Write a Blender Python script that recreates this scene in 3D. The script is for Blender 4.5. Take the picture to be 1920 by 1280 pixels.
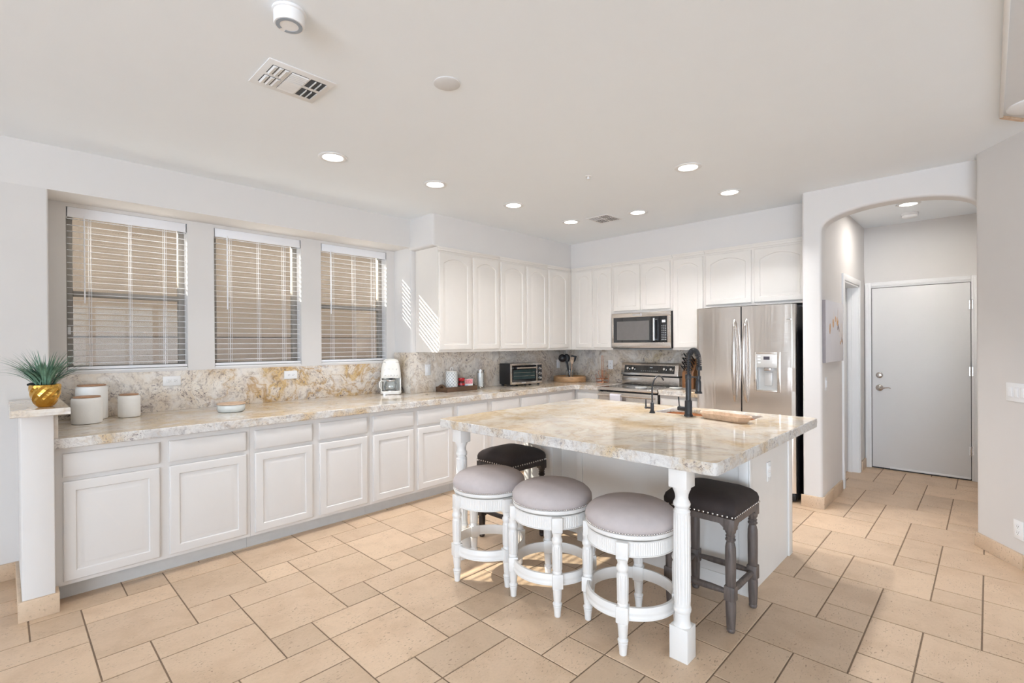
import bpy, bmesh, math, random
from mathutils import Matrix, Vector
random.seed(7)
PI = math.pi
SC = bpy.context.scene
COL = SC.collection
for _o in list(bpy.data.objects):
    bpy.data.objects.remove(_o)

# ------------------------------------------------------------------ camera
CAM_F = Vector((0.71853749, 0.6954823, -0.00287316))
CAM_R = Vector((0.69545404, -0.718537, -0.00694655))
CAM_U = Vector((0.00689568, -0.0029932, 0.99997174))
cd = bpy.data.cameras.new('camera')
cd.sensor_width = 36.0
cd.lens = 36.0 * 924.61 / 1920.0
cd.shift_y = (648.06 - 640.0) / 1920.0
cd.clip_start = 0.05
cam = bpy.data.objects.new('camera', cd)
COL.objects.link(cam)
cam.matrix_world = Matrix(((CAM_R.x, CAM_U.x, -CAM_F.x, 0.0), (CAM_R.y, CAM_U.y, -CAM_F.y, 0.0),
                           (CAM_R.z, CAM_U.z, -CAM_F.z, 1.4265), (0, 0, 0, 1)))
SC.camera = cam

# ------------------------------------------------------------------ light and exposure
SC.view_settings.view_transform = 'Standard'
SC.view_settings.look = 'None'
SC.view_settings.gamma = 1.0
SC.view_settings.use_curve_mapping = False
SC.view_settings.exposure = 0.22
SC.cycles.use_denoising = True
SC.cycles.max_bounces = 10
SC.cycles.diffuse_bounces = 6
SC.cycles.glossy_bounces = 5
SC.cycles.transparent_max_bounces = 24
SC.cycles.sample_clamp_indirect = 6.0

world = bpy.data.worlds.new('sky')
SC.world = world
world.use_nodes = True
_bg = world.node_tree.nodes['Background']
_bg.inputs[0].default_value = (0.80, 0.90, 1.0, 1)
_bg.inputs[1].default_value = 1.7

sd = bpy.data.lights.new('sun', 'SUN')
sd.energy = 38.0
sd.angle = math.radians(0.5)
sd.color = (1.0, 0.93, 0.82)
sun = bpy.data.objects.new('sun', sd)
COL.objects.link(sun)
sun.rotation_mode = 'QUATERNION'
sun.rotation_quaternion = Vector((0.63, -1.0, -0.80)).to_track_quat('-Z', 'Y')

def area(name, loc, direction, sx, sy, power, color=(1, 1, 1)):
    d = bpy.data.lights.new(name, 'AREA')
    d.shape = 'RECTANGLE'
    d.size = sx
    d.size_y = sy
    d.energy = power
    d.color = color
    o = bpy.data.objects.new(name, d)
    COL.objects.link(o)
    o.location = loc
    o.rotation_mode = 'QUATERNION'
    o.rotation_quaternion = Vector(direction).to_track_quat('-Z', 'Y')
    return o
# fill lights added behind the camera to brighten the room
area('fill_light_left', (-5.88, -2.1, 1.32), (1, 0.12, 0.35), 6.2, 2.35, 445, (0.77, 0.92, 1.13))
area('fill_light_rear', (1.5, -5.88, 1.32), (0.0, 1, 0.35), 4.9, 2.35, 15, (0.80, 0.92, 1.09))

# ------------------------------------------------------------------ geometry helpers
class G:
    def __init__(self):
        self.bm = bmesh.new()
        self.mi = 0
    def _merge(self, b):
        for f in b.faces:
            f.material_index = self.mi
        me = bpy.data.meshes.new('tmp')
        b.to_mesh(me)
        b.free()
        self.bm.from_mesh(me)
        bpy.data.meshes.remove(me)
    def box(self, x0, x1, y0, y1, z0, z1, bev=0.0, seg=2, only=None, M=None):
        b = bmesh.new()
        bmesh.ops.create_cube(b, size=1.0)
        for v in b.verts:
            v.co = Vector((x0 + (v.co.x + .5) * (x1 - x0), y0 + (v.co.y + .5) * (y1 - y0), z0 + (v.co.z + .5) * (z1 - z0)))
        if bev:
            es = [e for e in b.edges if (only is None or only((e.verts[0].co + e.verts[1].co) / 2, e.verts[0].co - e.verts[1].co))]
            bmesh.ops.bevel(b, geom=es, offset=bev, segments=seg, affect='EDGES', profile=0.5)
        if M is not None:
            b.transform(M)
        self._merge(b)
        return self
    def prism(self, poly, a, b_, axis='z', bev=0.0, seg=2, only=None, M=None):
        """poly in the plane across 'axis': z -> (x,y), y -> (x,z), x -> (y,z)"""
        b = bmesh.new()
        def P(p, t):
            return {'z': (p[0], p[1], t), 'y': (p[0], t, p[1]), 'x': (t, p[0], p[1])}[axis]
        lo = [b.verts.new(P(p, a)) for p in poly]
        hi = [b.verts.new(P(p, b_)) for p in poly]
        n = len(poly)
        b.faces.new(lo)
        b.faces.new(hi)
        for i in range(n):
            j = (i + 1) % n
            b.faces.new((lo[i], lo[j], hi[j], hi[i]))
        bmesh.ops.recalc_face_normals(b, faces=b.faces)
        if bev:
            es = [e for e in b.edges if (only is None or only((e.verts[0].co + e.verts[1].co) / 2, e.verts[0].co - e.verts[1].co))]
            bmesh.ops.bevel(b, geom=es, offset=bev, segments=seg, affect='EDGES', profile=0.5)
        if M is not None:
            b.transform(M)
        self._merge(b)
        return self
    def lathe(self, prof, n=24, c=(0, 0, 0), rmod=None, M=None, cap=True):
        b = bmesh.new()
        rows = []
        for (r, z) in prof:
            row = []
            for k in range(n):
                a = 2 * PI * k / n
                rr = r * (rmod(a, z) if rmod else 1.0)
                row.append(b.verts.new((c[0] + rr * math.cos(a), c[1] + rr * math.sin(a), c[2] + z)))
            rows.append(row)
        for i in range(len(rows) - 1):
            for k in range(n):
                k2 = (k + 1) % n
                b.faces.new((rows[i][k], rows[i][k2], rows[i + 1][k2], rows[i + 1][k]))
        if cap:
            b.faces.new(rows[0][::-1])
            b.faces.new(rows[-1])
        if M is not None:
            b.transform(M)
        self._merge(b)
        return self
    def tube(self, pts, r, n=8, closed=False, M=None):
        pts = [Vector(p) for p in pts]
        m = len(pts)
        rad = r if isinstance(r, (list, tuple)) else [r] * m
        b = bmesh.new()
        rows = []
        prev = None
        for i, p in enumerate(pts):
            if closed:
                t = (pts[(i + 1) % m] - pts[i - 1])
            else:
                t = pts[min(i + 1, m - 1)] - pts[max(i - 1, 0)]
            if t.length < 1e-9:
                t = Vector((0, 0, 1))
            t.normalize()
            if prev is None:
                u = t.orthogonal().normalized()
            else:
                u = (prev - t * prev.dot(t))
                if u.length < 1e-6:
                    u = t.orthogonal()
                u.normalize()
            prev = u
            w = t.cross(u)
            rows.append([b.verts.new(p + (u * math.cos(2 * PI * k / n) + w * math.sin(2 * PI * k / n)) * rad[i]) for k in range(n)])
        for i in range(m if closed else m - 1):
            A, B = rows[i], rows[(i + 1) % m]
            for k in range(n):
                k2 = (k + 1) % n
                b.faces.new((A[k], A[k2], B[k2], B[k]))
        if not closed:
            b.faces.new(rows[0][::-1])
            b.faces.new(rows[-1])
        if M is not None:
            b.transform(M)
        self._merge(b)
        return self
    def ball(self, c, r, n=10, sc=(1, 1, 1), M=None):
        b = bmesh.new()
        bmesh.ops.create_uvsphere(b, u_segments=n, v_segments=max(4, n // 2), radius=r)
        for v in b.verts:
            v.co = Vector((c[0] + v.co.x * sc[0], c[1] + v.co.y * sc[1], c[2] + v.co.z * sc[2]))
        if M is not None:
            b.transform(M)
        self._merge(b)
        return self
    def loops(self, rings, close_first=True, close_last=True):
        """skin a list of equal-length 3D outlines"""
        b = bmesh.new()
        R = [[b.verts.new(p) for p in ring] for ring in rings]
        n = len(R[0])
        for i in range(len(R) - 1):
            for k in range(n):
                k2 = (k + 1) % n
                b.faces.new((R[i][k], R[i][k2], R[i + 1][k2], R[i + 1][k]))
        if close_first:
            b.faces.new(R[0][::-1])
        if close_last:
            b.faces.new(R[-1])
        bmesh.ops.recalc_face_normals(b, faces=b.faces)
        self._merge(b)
        return self

WM = {}
def thing(name, label, cat, loc=(0, 0, 0), rotz=0.0, group=None):
    o = bpy.data.objects.new(name, None)
    COL.objects.link(o)
    o.empty_display_size = 0.05
    o.location = loc
    o.rotation_euler = (0, 0, rotz)
    WM[o.name] = Matrix.Translation(loc) @ Matrix.Rotation(rotz, 4, 'Z')
    return tag(o, label, cat, group)

def tag(o, label, cat, group=None):
    o['label'] = label
    o['category'] = cat
    if group:
        o['group'] = group
    return o

def obj(name, g, mats, parent=None, world=True, sharp=38, label=None):
    """one mesh object; world=True means g is in world space even when parented"""
    bm = g.bm
    bmesh.ops.recalc_face_normals(bm, faces=bm.faces)
    if parent is not None:
        P = WM[parent.name]
        if world:
            bm.transform(P.inverted())
    me = bpy.data.meshes.new(name)
    bm.to_mesh(me)
    bm.free()
    for m in (mats if isinstance(mats, (list, tuple)) else [mats]):
        me.materials.append(m)
    if sharp is not None:
        me.shade_smooth()
        me.set_sharp_from_angle(angle=math.radians(sharp))
    o = bpy.data.objects.new(name, me)
    COL.objects.link(o)
    if parent is not None:
        o.parent = parent
        WM[o.name] = WM[parent.name].copy()
    else:
        WM[o.name] = Matrix.Identity(4)
    if label:
        o['label'] = label
    return o

def struct(name, g, mats, parent=None, sharp=38, label=None):
    o = obj(name, g, mats, parent, sharp=sharp)
    if parent is None:
        o['kind'] = 'structure'
    if label:
        o['label'] = label
    return o

def dup(root, loc, rotz=0.0, label=None, group=None):
    r = root.copy()
    COL.objects.link(r)
    r.location = loc
    r.rotation_euler = (0, 0, rotz)
    if label:
        r['label'] = label
    if group:
        r['group'] = group
    def rec(src, dst):
        for ch in [c for c in src.children]:
            d = ch.copy()
            COL.objects.link(d)
            d.parent = dst
            rec(ch, d)
    rec(root, r)
    return r

# ------------------------------------------------------------------ materials
def newmat(name):
    m = bpy.data.materials.new(name)
    m.use_nodes = True
    nt = m.node_tree
    return m, nt, nt.nodes['Principled BSDF']

def N(nt, kind, **kw):
    n = nt.nodes.new(kind)
    for k, v in kw.items():
        setattr(n, k, v)
    return n

def ramp(nt, fac, stops, interp='LINEAR'):
    r = N(nt, 'ShaderNodeValToRGB')
    r.color_ramp.interpolation = interp
    el = r.color_ramp.elements
    el[0].position, el[0].color = stops[0][0], (*stops[0][1], 1)
    el[1].position, el[1].color = stops[-1][0], (*stops[-1][1], 1)
    for p, c in stops[1:-1]:
        e = el.new(p)
        e.color = (*c, 1)
    nt.links.new(fac, r.inputs[0])
    return r.outputs[0]

def noise(nt, vec, scale, detail=4, rough=0.55, dist=0.0):
    n = N(nt, 'ShaderNodeTexNoise')
    n.inputs['Scale'].default_value = scale
    n.inputs['Detail'].default_value = detail
    n.inputs['Roughness'].default_value = rough
    n.inputs['Distortion'].default_value = dist
    if vec is not None:
        nt.links.new(vec, n.inputs['Vector'])
    return n

def mixc(nt, fac, a, b, mode='MIX'):
    m = N(nt, 'ShaderNodeMix', data_type='RGBA', blend_type=mode)
    for s, v in ((0, fac), (6, a), (7, b)):
        if hasattr(v, 'is_linked') or hasattr(v, 'links'):
            nt.links.new(v, m.inputs[s])
        elif s == 0:
            m.inputs[0].default_value = v
        else:
            m.inputs[s].default_value = (*v, 1)
    return m.outputs[2]

def position(nt, scale=(1, 1, 1), loc=(0, 0, 0), obj_space=False):
    if obj_space:
        src = N(nt, 'ShaderNodeTexCoord').outputs['Object']
    else:
        src = N(nt, 'ShaderNodeNewGeometry').outputs['Position']
    mp = N(nt, 'ShaderNodeMapping')
    mp.inputs['Scale'].default_value = scale
    mp.inputs['Location'].default_value = loc
    nt.links.new(src, mp.inputs['Vector'])
    return mp.outputs[0]

def bump(nt, bsdf, height, strength, dist=0.01):
    b = N(nt, 'ShaderNodeBump')
    b.inputs['Strength'].default_value = strength
    b.inputs['Distance'].default_value = dist
    nt.links.new(height, b.inputs['Height'])
    nt.links.new(b.outputs[0], bsdf.inputs['Normal'])

def plain(name, col, rough=0.5, metal=0.0, var=0.0, vscale=20, bmp=0.0, bscale=80, coat=0.0, spec=None, stretch=(1, 1, 1), alpha=None):
    m, nt, b = newmat(name)
    b.inputs['Base Color'].default_value = (*col, 1)
    b.inputs['Roughness'].default_value = rough
    b.inputs['Metallic'].default_value = metal
    if coat:
        b.inputs['Coat Weight'].default_value = coat
        b.inputs['Coat Roughness'].default_value = 0.08
    if spec is not None:
        b.inputs['Specular IOR Level'].default_value = spec
    if var or bmp:
        p = position(nt, stretch, obj_space=True)
        if var:
            n = noise(nt, p, vscale, 5, 0.6)
            lo = tuple(max(0, c * (1 - var)) for c in col)
            hi = tuple(min(1, c * (1 + var)) for c in col)
            nt.links.new(ramp(nt, n.outputs['Fac'], [(0.3, lo), (0.7, hi)]), b.inputs['Base Color'])
        if bmp:
            n2 = noise(nt, p, bscale, 3, 0.5)
            bump(nt, b, n2.outputs['Fac'], bmp, 0.004)
    return m

def emissive(name, col, strength):
    m, nt, b = newmat(name)
    b.inputs['Base Color'].default_value = (0.9, 0.9, 0.9, 1)
    b.inputs['Emission Color'].default_value = (*col, 1)
    b.inputs['Emission Strength'].default_value = strength
    return m

def thin_glass(name, tint=(0.97, 0.98, 0.97), refl=0.06, rough=0.0):
    m = bpy.data.materials.new(name)
    m.use_nodes = True
    nt = m.node_tree
    nt.nodes.clear()
    out = N(nt, 'ShaderNodeOutputMaterial')
    tr = N(nt, 'ShaderNodeBsdfTransparent')
    tr.inputs[0].default_value = (*tint, 1)
    gl = N(nt, 'ShaderNodeBsdfGlossy')
    gl.inputs['Roughness'].default_value = rough
    lw = N(nt, 'ShaderNodeLayerWeight')
    lw.inputs[0].default_value = 0.35
    ma = N(nt, 'ShaderNodeMath', operation='MULTIPLY_ADD')
    nt.links.new(lw.outputs['Fresnel'], ma.inputs[0])
    ma.inputs[1].default_value = 0.55
    ma.inputs[2].default_value = refl
    ma.use_clamp = True
    mx = N(nt, 'ShaderNodeMixShader')
    nt.links.new(ma.outputs[0], mx.inputs[0])
    nt.links.new(tr.outputs[0], mx.inputs[1])
    nt.links.new(gl.outputs[0], mx.inputs[2])
    nt.links.new(mx.outputs[0], out.inputs[0])
    return m

def granite(name, base, pale, grey, gold, goldpos=0.60, seed=0.0, rough=0.07, speck=0.5, vein=0.6, sc=1.0, stretch=(1, 1, 1), bmp=0.0, mott=0.8, goldx=None):
    m, nt, b = newmat(name)
    p = position(nt, stretch, (seed, seed * 0.7, seed * 1.3))
    w = noise(nt, p, 1.7 * sc, 5, 0.6)
    sub = N(nt, 'ShaderNodeVectorMath', operation='SUBTRACT')
    nt.links.new(w.outputs['Color'], sub.inputs[0])
    sub.inputs[1].default_value = (0.5, 0.5, 0.5)
    scl = N(nt, 'ShaderNodeVectorMath', operation='SCALE')
    nt.links.new(sub.outputs[0], scl.inputs[0])
    scl.inputs['Scale'].default_value = 0.55 / sc
    add = N(nt, 'ShaderNodeVectorMath', operation='ADD')
    nt.links.new(p, add.inputs[0])
    nt.links.new(scl.outputs[0], add.inputs[1])
    wp = add.outputs[0]
    big = noise(nt, wp, 2.1 * sc, 9, 0.62)
    c = ramp(nt, big.outputs['Fac'], [(0.30, grey), (0.42, pale), (0.52, base), (goldpos, gold), (goldpos + 0.05, base), (0.80, pale)])
    gm = None
    if goldx:
        sp = N(nt, 'ShaderNodeSeparateXYZ')
        nt.links.new(wp, sp.inputs[0])
        mr = N(nt, 'ShaderNodeMapRange', interpolation_type='SMOOTHSTEP')
        nt.links.new(sp.outputs[0], mr.inputs[0])
        mr.inputs[1].default_value, mr.inputs[2].default_value = goldx[0] + seed, goldx[1] + seed
        mr.inputs[3].default_value, mr.inputs[4].default_value = goldx[2], 1.0
        gm = mr.outputs[0]
        cg = ramp(nt, big.outputs['Fac'], [(0.30, grey), (0.40, pale), (0.50, base), (0.60, pale), (0.70, grey), (0.80, pale)])
        c = mixc(nt, gm, cg, c)
    # mid-scale mottling
    mid = noise(nt, wp, 13 * sc, 9, 0.74)
    mm = ramp(nt, mid.outputs['Fac'], [(0.36, (0.50, 0.46, 0.46)), (0.46, (0.90, 0.88, 0.87)), (0.54, (1.0, 1.0, 1.0)), (0.70, (1.0, 0.985, 0.96))])
    c = mixc(nt, mott, c, mm, 'MULTIPLY')
    # ochre veins along warped noise contours
    vn = noise(nt, wp, 3.3 * sc, 3, 0.5, 0.6)
    d = N(nt, 'ShaderNodeMath', operation='SUBTRACT')
    nt.links.new(vn.outputs['Fac'], d.inputs[0])
    d.inputs[1].default_value = 0.5
    ab = N(nt, 'ShaderNodeMath', operation='ABSOLUTE')
    nt.links.new(d.outputs[0], ab.inputs[0])
    vm = ramp(nt, ab.outputs[0], [(0.0, (vein,) * 3), (0.022, (vein * 0.35,) * 3), (0.06, (0, 0, 0))])
    if gm is not None:
        vm = mixc(nt, 1.0, vm, gm, 'MULTIPLY')
    c = mixc(nt, vm, c, (gold[0] * 0.75, gold[1] * 0.66, gold[2] * 0.55))
    # dark mineral flecks gathered in clouds
    fl = noise(nt, wp, 46 * sc, 5, 0.7)
    cl = noise(nt, wp, 4.2 * sc, 4, 0.6)
    fm = ramp(nt, fl.outputs['Fac'], [(0.54, (0, 0, 0)), (0.61, (1, 1, 1))])
    cm = ramp(nt, cl.outputs['Fac'], [(0.44, (0.06,) * 3), (0.58, (1, 1, 1))])
    mk = mixc(nt, 1.0, fm, cm, 'MULTIPLY')
    mk = mixc(nt, 1.0, mk, (speck,) * 3, 'MULTIPLY')
    c = mixc(nt, mk, c, (0.16, 0.13, 0.14))
    nt.links.new(c, b.inputs['Base Color'])
    b.inputs['Roughness'].default_value = rough
    if bmp:
        bump(nt, b, mid.outputs['Fac'], bmp, 0.02)
    return m

def brushed(name, col, rough=0.25, stretch=(1, 1, 120), amt=0.10, wave=0.0):
    m, nt, b = newmat(name)
    b.inputs['Metallic'].default_value = 1.0
    b.inputs['Base Color'].default_value = (*col, 1)
    p = position(nt, stretch, obj_space=True)
    n = noise(nt, p, 6, 3, 0.6)
    r = ramp(nt, n.outputs['Fac'], [(0.3, (rough - amt * .5,) * 3), (0.7, (rough + amt * .5,) * 3)])
    nt.links.new(r, b.inputs['Roughness'])
    if wave:
        q = position(nt, (9, 9, 0.7), obj_space=True)
        wv = noise(nt, q, 1.0, 2, 0.4, 0.6)
        bump(nt, b, wv.outputs['Fac'], wave, 0.02)
    return m

def wood(name, dark, light, rough=0.45, stretch=(1, 8, 8), sc=6.0):
    m, nt, b = newmat(name)
    p = position(nt, stretch, obj_space=True)
    n = noise(nt, p, sc, 7, 0.62, 0.4)
    c = ramp(nt, n.outputs['Fac'], [(0.28, dark), (0.55, light), (0.75, tuple(min(1, x * 1.12) for x in light))])
    nt.links.new(c, b.inputs['Base Color'])
    b.inputs['Roughness'].default_value = rough
    bump(nt, b, n.outputs['Fac'], 0.12, 0.004)
    return m

def travertine(name, base, var=0.13, rough=0.42):
    m, nt, b = newmat(name)
    geo = N(nt, 'ShaderNodeNewGeometry')
    rnd = geo.outputs['Random Per Island']
    p = position(nt)
    # shift the pattern per tile
    cmb = N(nt, 'ShaderNodeCombineXYZ')
    mu = N(nt, 'ShaderNodeMath', operation='MULTIPLY')
    nt.links.new(rnd, mu.inputs[0])
    mu.inputs[1].default_value = 37.0
    nt.links.new(mu.outputs[0], cmb.inputs[2])
    add = N(nt, 'ShaderNodeVectorMath', operation='ADD')
    nt.links.new(p, add.inputs[0])
    nt.links.new(cmb.outputs[0], add.inputs[1])
    q = add.outputs[0]
    tile = ramp(nt, rnd, [(0.0, tuple(c * (1 - var * 1.35) for c in base)), (0.35, tuple(c * (1 - var * .35) for c in base)), (0.7, base), (1.0, tuple(min(1, c * (1 + var)) for c in base))])
    cloud = noise(nt, q, 5.5, 6, 0.6, 0.3)
    cc = ramp(nt, cloud.outputs['Fac'], [(0.30, (0.84, 0.80, 0.76)), (0.55, (1, 1, 1)), (0.75, (1.0, 1.0, 1.0))])
    c = mixc(nt, 0.8, tile, cc, 'MULTIPLY')
    mpS = N(nt, 'ShaderNodeMapping')
    mpS.inputs['Scale'].default_value = (1.0, 2.2, 1.0)
    nt.links.new(q, mpS.inputs['Vector'])
    pits = noise(nt, mpS.outputs[0], 58, 4, 0.62, 0.5)
    zone = noise(nt, q, 7.0, 3, 0.5)
    pm = ramp(nt, pits.outputs['Fac'], [(0.60, (0, 0, 0)), (0.65, (1, 1, 1))])
    zm = ramp(nt, zone.outputs['Fac'], [(0.38, (0.12,) * 3), (0.58, (1, 1, 1))])
    pk = mixc(nt, 1.0, pm, zm, 'MULTIPLY')
    pk = mixc(nt, 1.0, pk, (0.75,) * 3, 'MULTIPLY')
    c = mixc(nt, pk, c, (base[0] * .36, base[1] * .31, base[2] * .27))
    fine = noise(nt, q, 90, 3, 0.6)
    fc = ramp(nt, fine.outputs['Fac'], [(0.3, (0.93,) * 3), (0.7, (1.0,) * 3)])
    c = mixc(nt, 1.0, c, fc, 'MULTIPLY')
    nt.links.new(c, b.inputs['Base Color'])
    b.inputs['Roughness'].default_value = rough
    inv = N(nt, 'ShaderNodeInvert')
    nt.links.new(pk, inv.inputs['Color'])
    bump(nt, b, inv.outputs[0], 0.25, 0.004)
    return m

M = {}
M['wall'] = plain('wall_paint', (0.68, 0.655, 0.632), 0.85, var=0.012, vscale=3, bmp=0.05, bscale=160)
M['ceil'] = plain('ceiling_paint', (0.865, 0.90, 0.93), 0.9, var=0.008, vscale=2, bmp=0.05, bscale=140)
M['trimpaint'] = plain('trim_paint', (0.80, 0.795, 0.785), 0.4, var=0.01, vscale=4)
M['doorpaint'] = plain('door_paint', (0.76, 0.755, 0.745), 0.42, var=0.012, vscale=3)
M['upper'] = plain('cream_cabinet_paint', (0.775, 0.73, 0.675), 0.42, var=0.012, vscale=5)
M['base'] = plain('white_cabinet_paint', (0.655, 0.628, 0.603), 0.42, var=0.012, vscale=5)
M['toe'] = plain('grey_toe_kick_paint', (0.55, 0.54, 0.52), 0.6, var=0.03)
M['white'] = plain('white_furniture_paint', (0.775, 0.755, 0.725), 0.38, var=0.012, vscale=9)
M['plastic'] = plain('white_plastic', (0.85, 0.85, 0.85), 0.35, var=0.008)
M['slot'] = plain('dark_slot', (0.03, 0.03, 0.03), 0.6, var=0.1)
M['vinyl'] = plain('white_blind_vinyl', (0.83, 0.83, 0.855), 0.45, var=0.01, vscale=6)
M['alu'] = plain('taupe_window_aluminium', (0.30, 0.27, 0.235), 0.5, var=0.05)
M['gasket'] = plain('black_gasket', (0.035, 0.035, 0.04), 0.6, var=0.1)
M['glass'] = thin_glass('window_glass', (0.96, 0.97, 0.96), 0.035)
M['clear'] = thin_glass('clear_glass', (0.985, 0.99, 0.988), 0.03)
M['stucco'] = plain('tan_stucco', (0.23, 0.175, 0.132), 0.9, var=0.06, vscale=5, bmp=0.3, bscale=60)
M['block'] = plain('grey_brown_block', (0.20, 0.155, 0.128), 0.9, var=0.08, vscale=8, bmp=0.3, bscale=40)
M['gravel'] = plain('pale_gravel', (0.52, 0.46, 0.40), 0.9, var=0.2, vscale=40)
M['tile'] = travertine('travertine_tile', (0.655, 0.488, 0.338), 0.095)
M['btile'] = travertine('travertine_baseboard', (0.66, 0.505, 0.36), 0.08)
M['grout'] = plain('brown_grout', (0.22, 0.155, 0.105), 0.85, var=0.15, vscale=30)
M['gr_ctr'] = granite('granite_counter', (0.70, 0.61, 0.505), (0.74, 0.69, 0.62), (0.58, 0.53, 0.50), (0.62, 0.48, 0.30), 0.63, 3.0, 0.06, 0.45, 0.3, mott=.6)
M['gr_isl'] = granite('granite_island', (0.72, 0.62, 0.49), (0.74, 0.68, 0.58), (0.57, 0.52, 0.475), (0.64, 0.48, 0.28), 0.63, 9.5, 0.06, 0.30, 0.4, 0.9, mott=.55)
M['gr_edge'] = granite('granite_chiselled_edge', (0.71, 0.68, 0.635), (0.75, 0.73, 0.70), (0.50, 0.49, 0.49), (0.62, 0.47, 0.28), 0.65, 5.0, 0.35, 0.85, 0.3, 1.8, bmp=0.5)
M['gr_bs'] = granite('granite_backsplash', (0.72, 0.64, 0.535), (0.77, 0.73, 0.675), (0.50, 0.475, 0.475), (0.60, 0.41, 0.18), 0.585, 15.2, 0.09, 0.95, 0.8, 1.25, mott=.95, goldx=(0.9, 1.5, 0.05))
M['gr_bsg'] = granite('granite_backsplash_grey', (0.72, 0.655, 0.575), (0.75, 0.71, 0.65), (0.44, 0.415, 0.415), (0.54, 0.43, 0.28), 0.65, 23.7, 0.09, 0.8, 0.4, 0.9, mott=.75)
M['steel'] = brushed('brushed_steel', (0.66, 0.62, 0.58), 0.22, (1, 1, 90))
M['steelw'] = brushed('wavy_door_steel', (0.80, 0.745, 0.69), 0.20, (1, 1, 90), wave=0.22)
M['steelh'] = brushed('horizontal_brushed_steel', (0.72, 0.665, 0.61), 0.26, (1, 1, 70), 0.05)
M['chrome'] = plain('chrome', (0.78, 0.77, 0.76), 0.12, 1.0, var=0.02)
M['nickel'] = plain('satin_nickel', (0.62, 0.58, 0.55), 0.22, 1.0, var=0.03)
M['black'] = plain('black_enamel', (0.012, 0.012, 0.014), 0.32, var=0.15)
M['matteblack'] = plain('matte_black_metal', (0.018, 0.018, 0.021), 0.38, 0.0, var=0.15)
M['blackglass'] = plain('black_glass', (0.012, 0.012, 0.013), 0.04, var=0.1, coat=0.5)
M['greyfab'] = plain('grey_velvet', (0.50, 0.447, 0.437), 0.85, var=0.07, vscale=9, bmp=0.25, bscale=500)
M['blackfab'] = plain('dark_brown_fabric', (0.030, 0.021, 0.019), 0.8, var=0.25, vscale=9, bmp=0.3, bscale=500)
M['darkwood'] = wood('weathered_dark_wood', (0.060, 0.047, 0.042), (0.125, 0.100, 0.088), 0.5, (9, 9, 1))
M['espresso'] = wood('espresso_wood', (0.018, 0.012, 0.010), (0.042, 0.030, 0.026), 0.4, (9, 9, 1))
M['nail'] = plain('pewter_nailhead', (0.70, 0.66, 0.63), 0.25, 1.0, var=0.04)
M['copper'] = plain('hammered_copper', (0.46, 0.20, 0.095), 0.38, 1.0, var=0.25, vscale=16, bmp=0.5, bscale=60)
M['rose'] = plain('rose_copper_wire', (0.85, 0.42, 0.27), 0.25, 1.0, var=0.05)
M['walnut'] = wood('walnut_tray_wood', (0.055, 0.028, 0.015), (0.115, 0.062, 0.033), 0.5, (1, 9, 9))
M['acacia'] = wood('acacia_wood', (0.30, 0.165, 0.075), (0.50, 0.30, 0.15), 0.5, (2, 2, 9))
M['palewood'] = wood('pale_wood', (0.46, 0.30, 0.19), (0.62, 0.44, 0.30), 0.55, (6, 1, 6))
M['lidwood'] = wood('lid_wood', (0.30, 0.16, 0.085), (0.44, 0.25, 0.14), 0.5, (2, 10, 10))
M['blockwood'] = wood('knife_block_wood', (0.16, 0.065, 0.022), (0.27, 0.12, 0.045), 0.4, (6, 6, 1))
M['ceramic'] = plain('matte_white_ceramic', (0.88, 0.87, 0.84), 0.55, var=0.015, bmp=0.25, bscale=70)
M['celadon'] = plain('pale_green_glaze', (0.70, 0.72, 0.69), 0.3, var=0.04, vscale=20)
M['cream'] = plain('cream_enamel', (0.83, 0.81, 0.755), 0.16, var=0.01, coat=0.4)
M['gold'] = plain('gold_lustre', (0.62, 0.37, 0.085), 0.14, 1.0, var=0.12, vscale=10)
M['soil'] = plain('dark_moss', (0.015, 0.016, 0.014), 0.9, var=0.3)
M['leaf'] = plain('green_blade', (0.115, 0.225, 0.155), 0.5, var=0.5, vscale=22)
M['red'] = plain('red_jar', (0.45, 0.015, 0.02), 0.25, var=0.1, vscale=12)
M['label'] = plain('label_paper', (0.80, 0.78, 0.75), 0.5, var=0.02)
M['pink'] = plain('pink_print', (0.78, 0.24, 0.26), 0.5, var=0.45, vscale=90)
M['darkgreen'] = plain('dark_green_packet', (0.02, 0.045, 0.03), 0.45, var=0.2)
M['greyring'] = plain('grey_ring', (0.33, 0.37, 0.42), 0.5, var=0.03)
M['greypanel'] = plain('light_grey_panel', (0.68, 0.68, 0.68), 0.5, var=0.01)
M['silver'] = plain('silver_plastic', (0.60, 0.585, 0.56), 0.35, 0.3, var=0.02)
M['brownhole'] = plain('brown_duct', (0.10, 0.075, 0.06), 0.8, var=0.1)
M['slategrey'] = plain('grey_duct', (0.075, 0.08, 0.085), 0.8, var=0.1)
M['towel'] = plain('lilac_white_cotton', (0.78, 0.76, 0.82), 0.9, var=0.03, vscale=60, bmp=0.4, bscale=300)
M['lens'] = emissive('lit_lens', (1.0, 0.96, 0.90), 9.0)
M['canvas'] = plain('pale_lilac_canvas', (0.70, 0.69, 0.715), 0.8, var=0.03, vscale=4)
M['canvasedge'] = plain('grey_canvas_edge', (0.20, 0.18, 0.19), 0.7, var=0.05)
M['ochre'] = plain('ochre_paint', (0.62, 0.38, 0.20), 0.7, var=0.2, vscale=60)
M['lcd'] = plain('dark_display', (0.06, 0.055, 0.07), 0.2, var=0.05)
M['seed'] = plain('brown_grey_petal', (0.30, 0.25, 0.25), 0.7, var=0.2)
M['trellis'] = None

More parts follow.
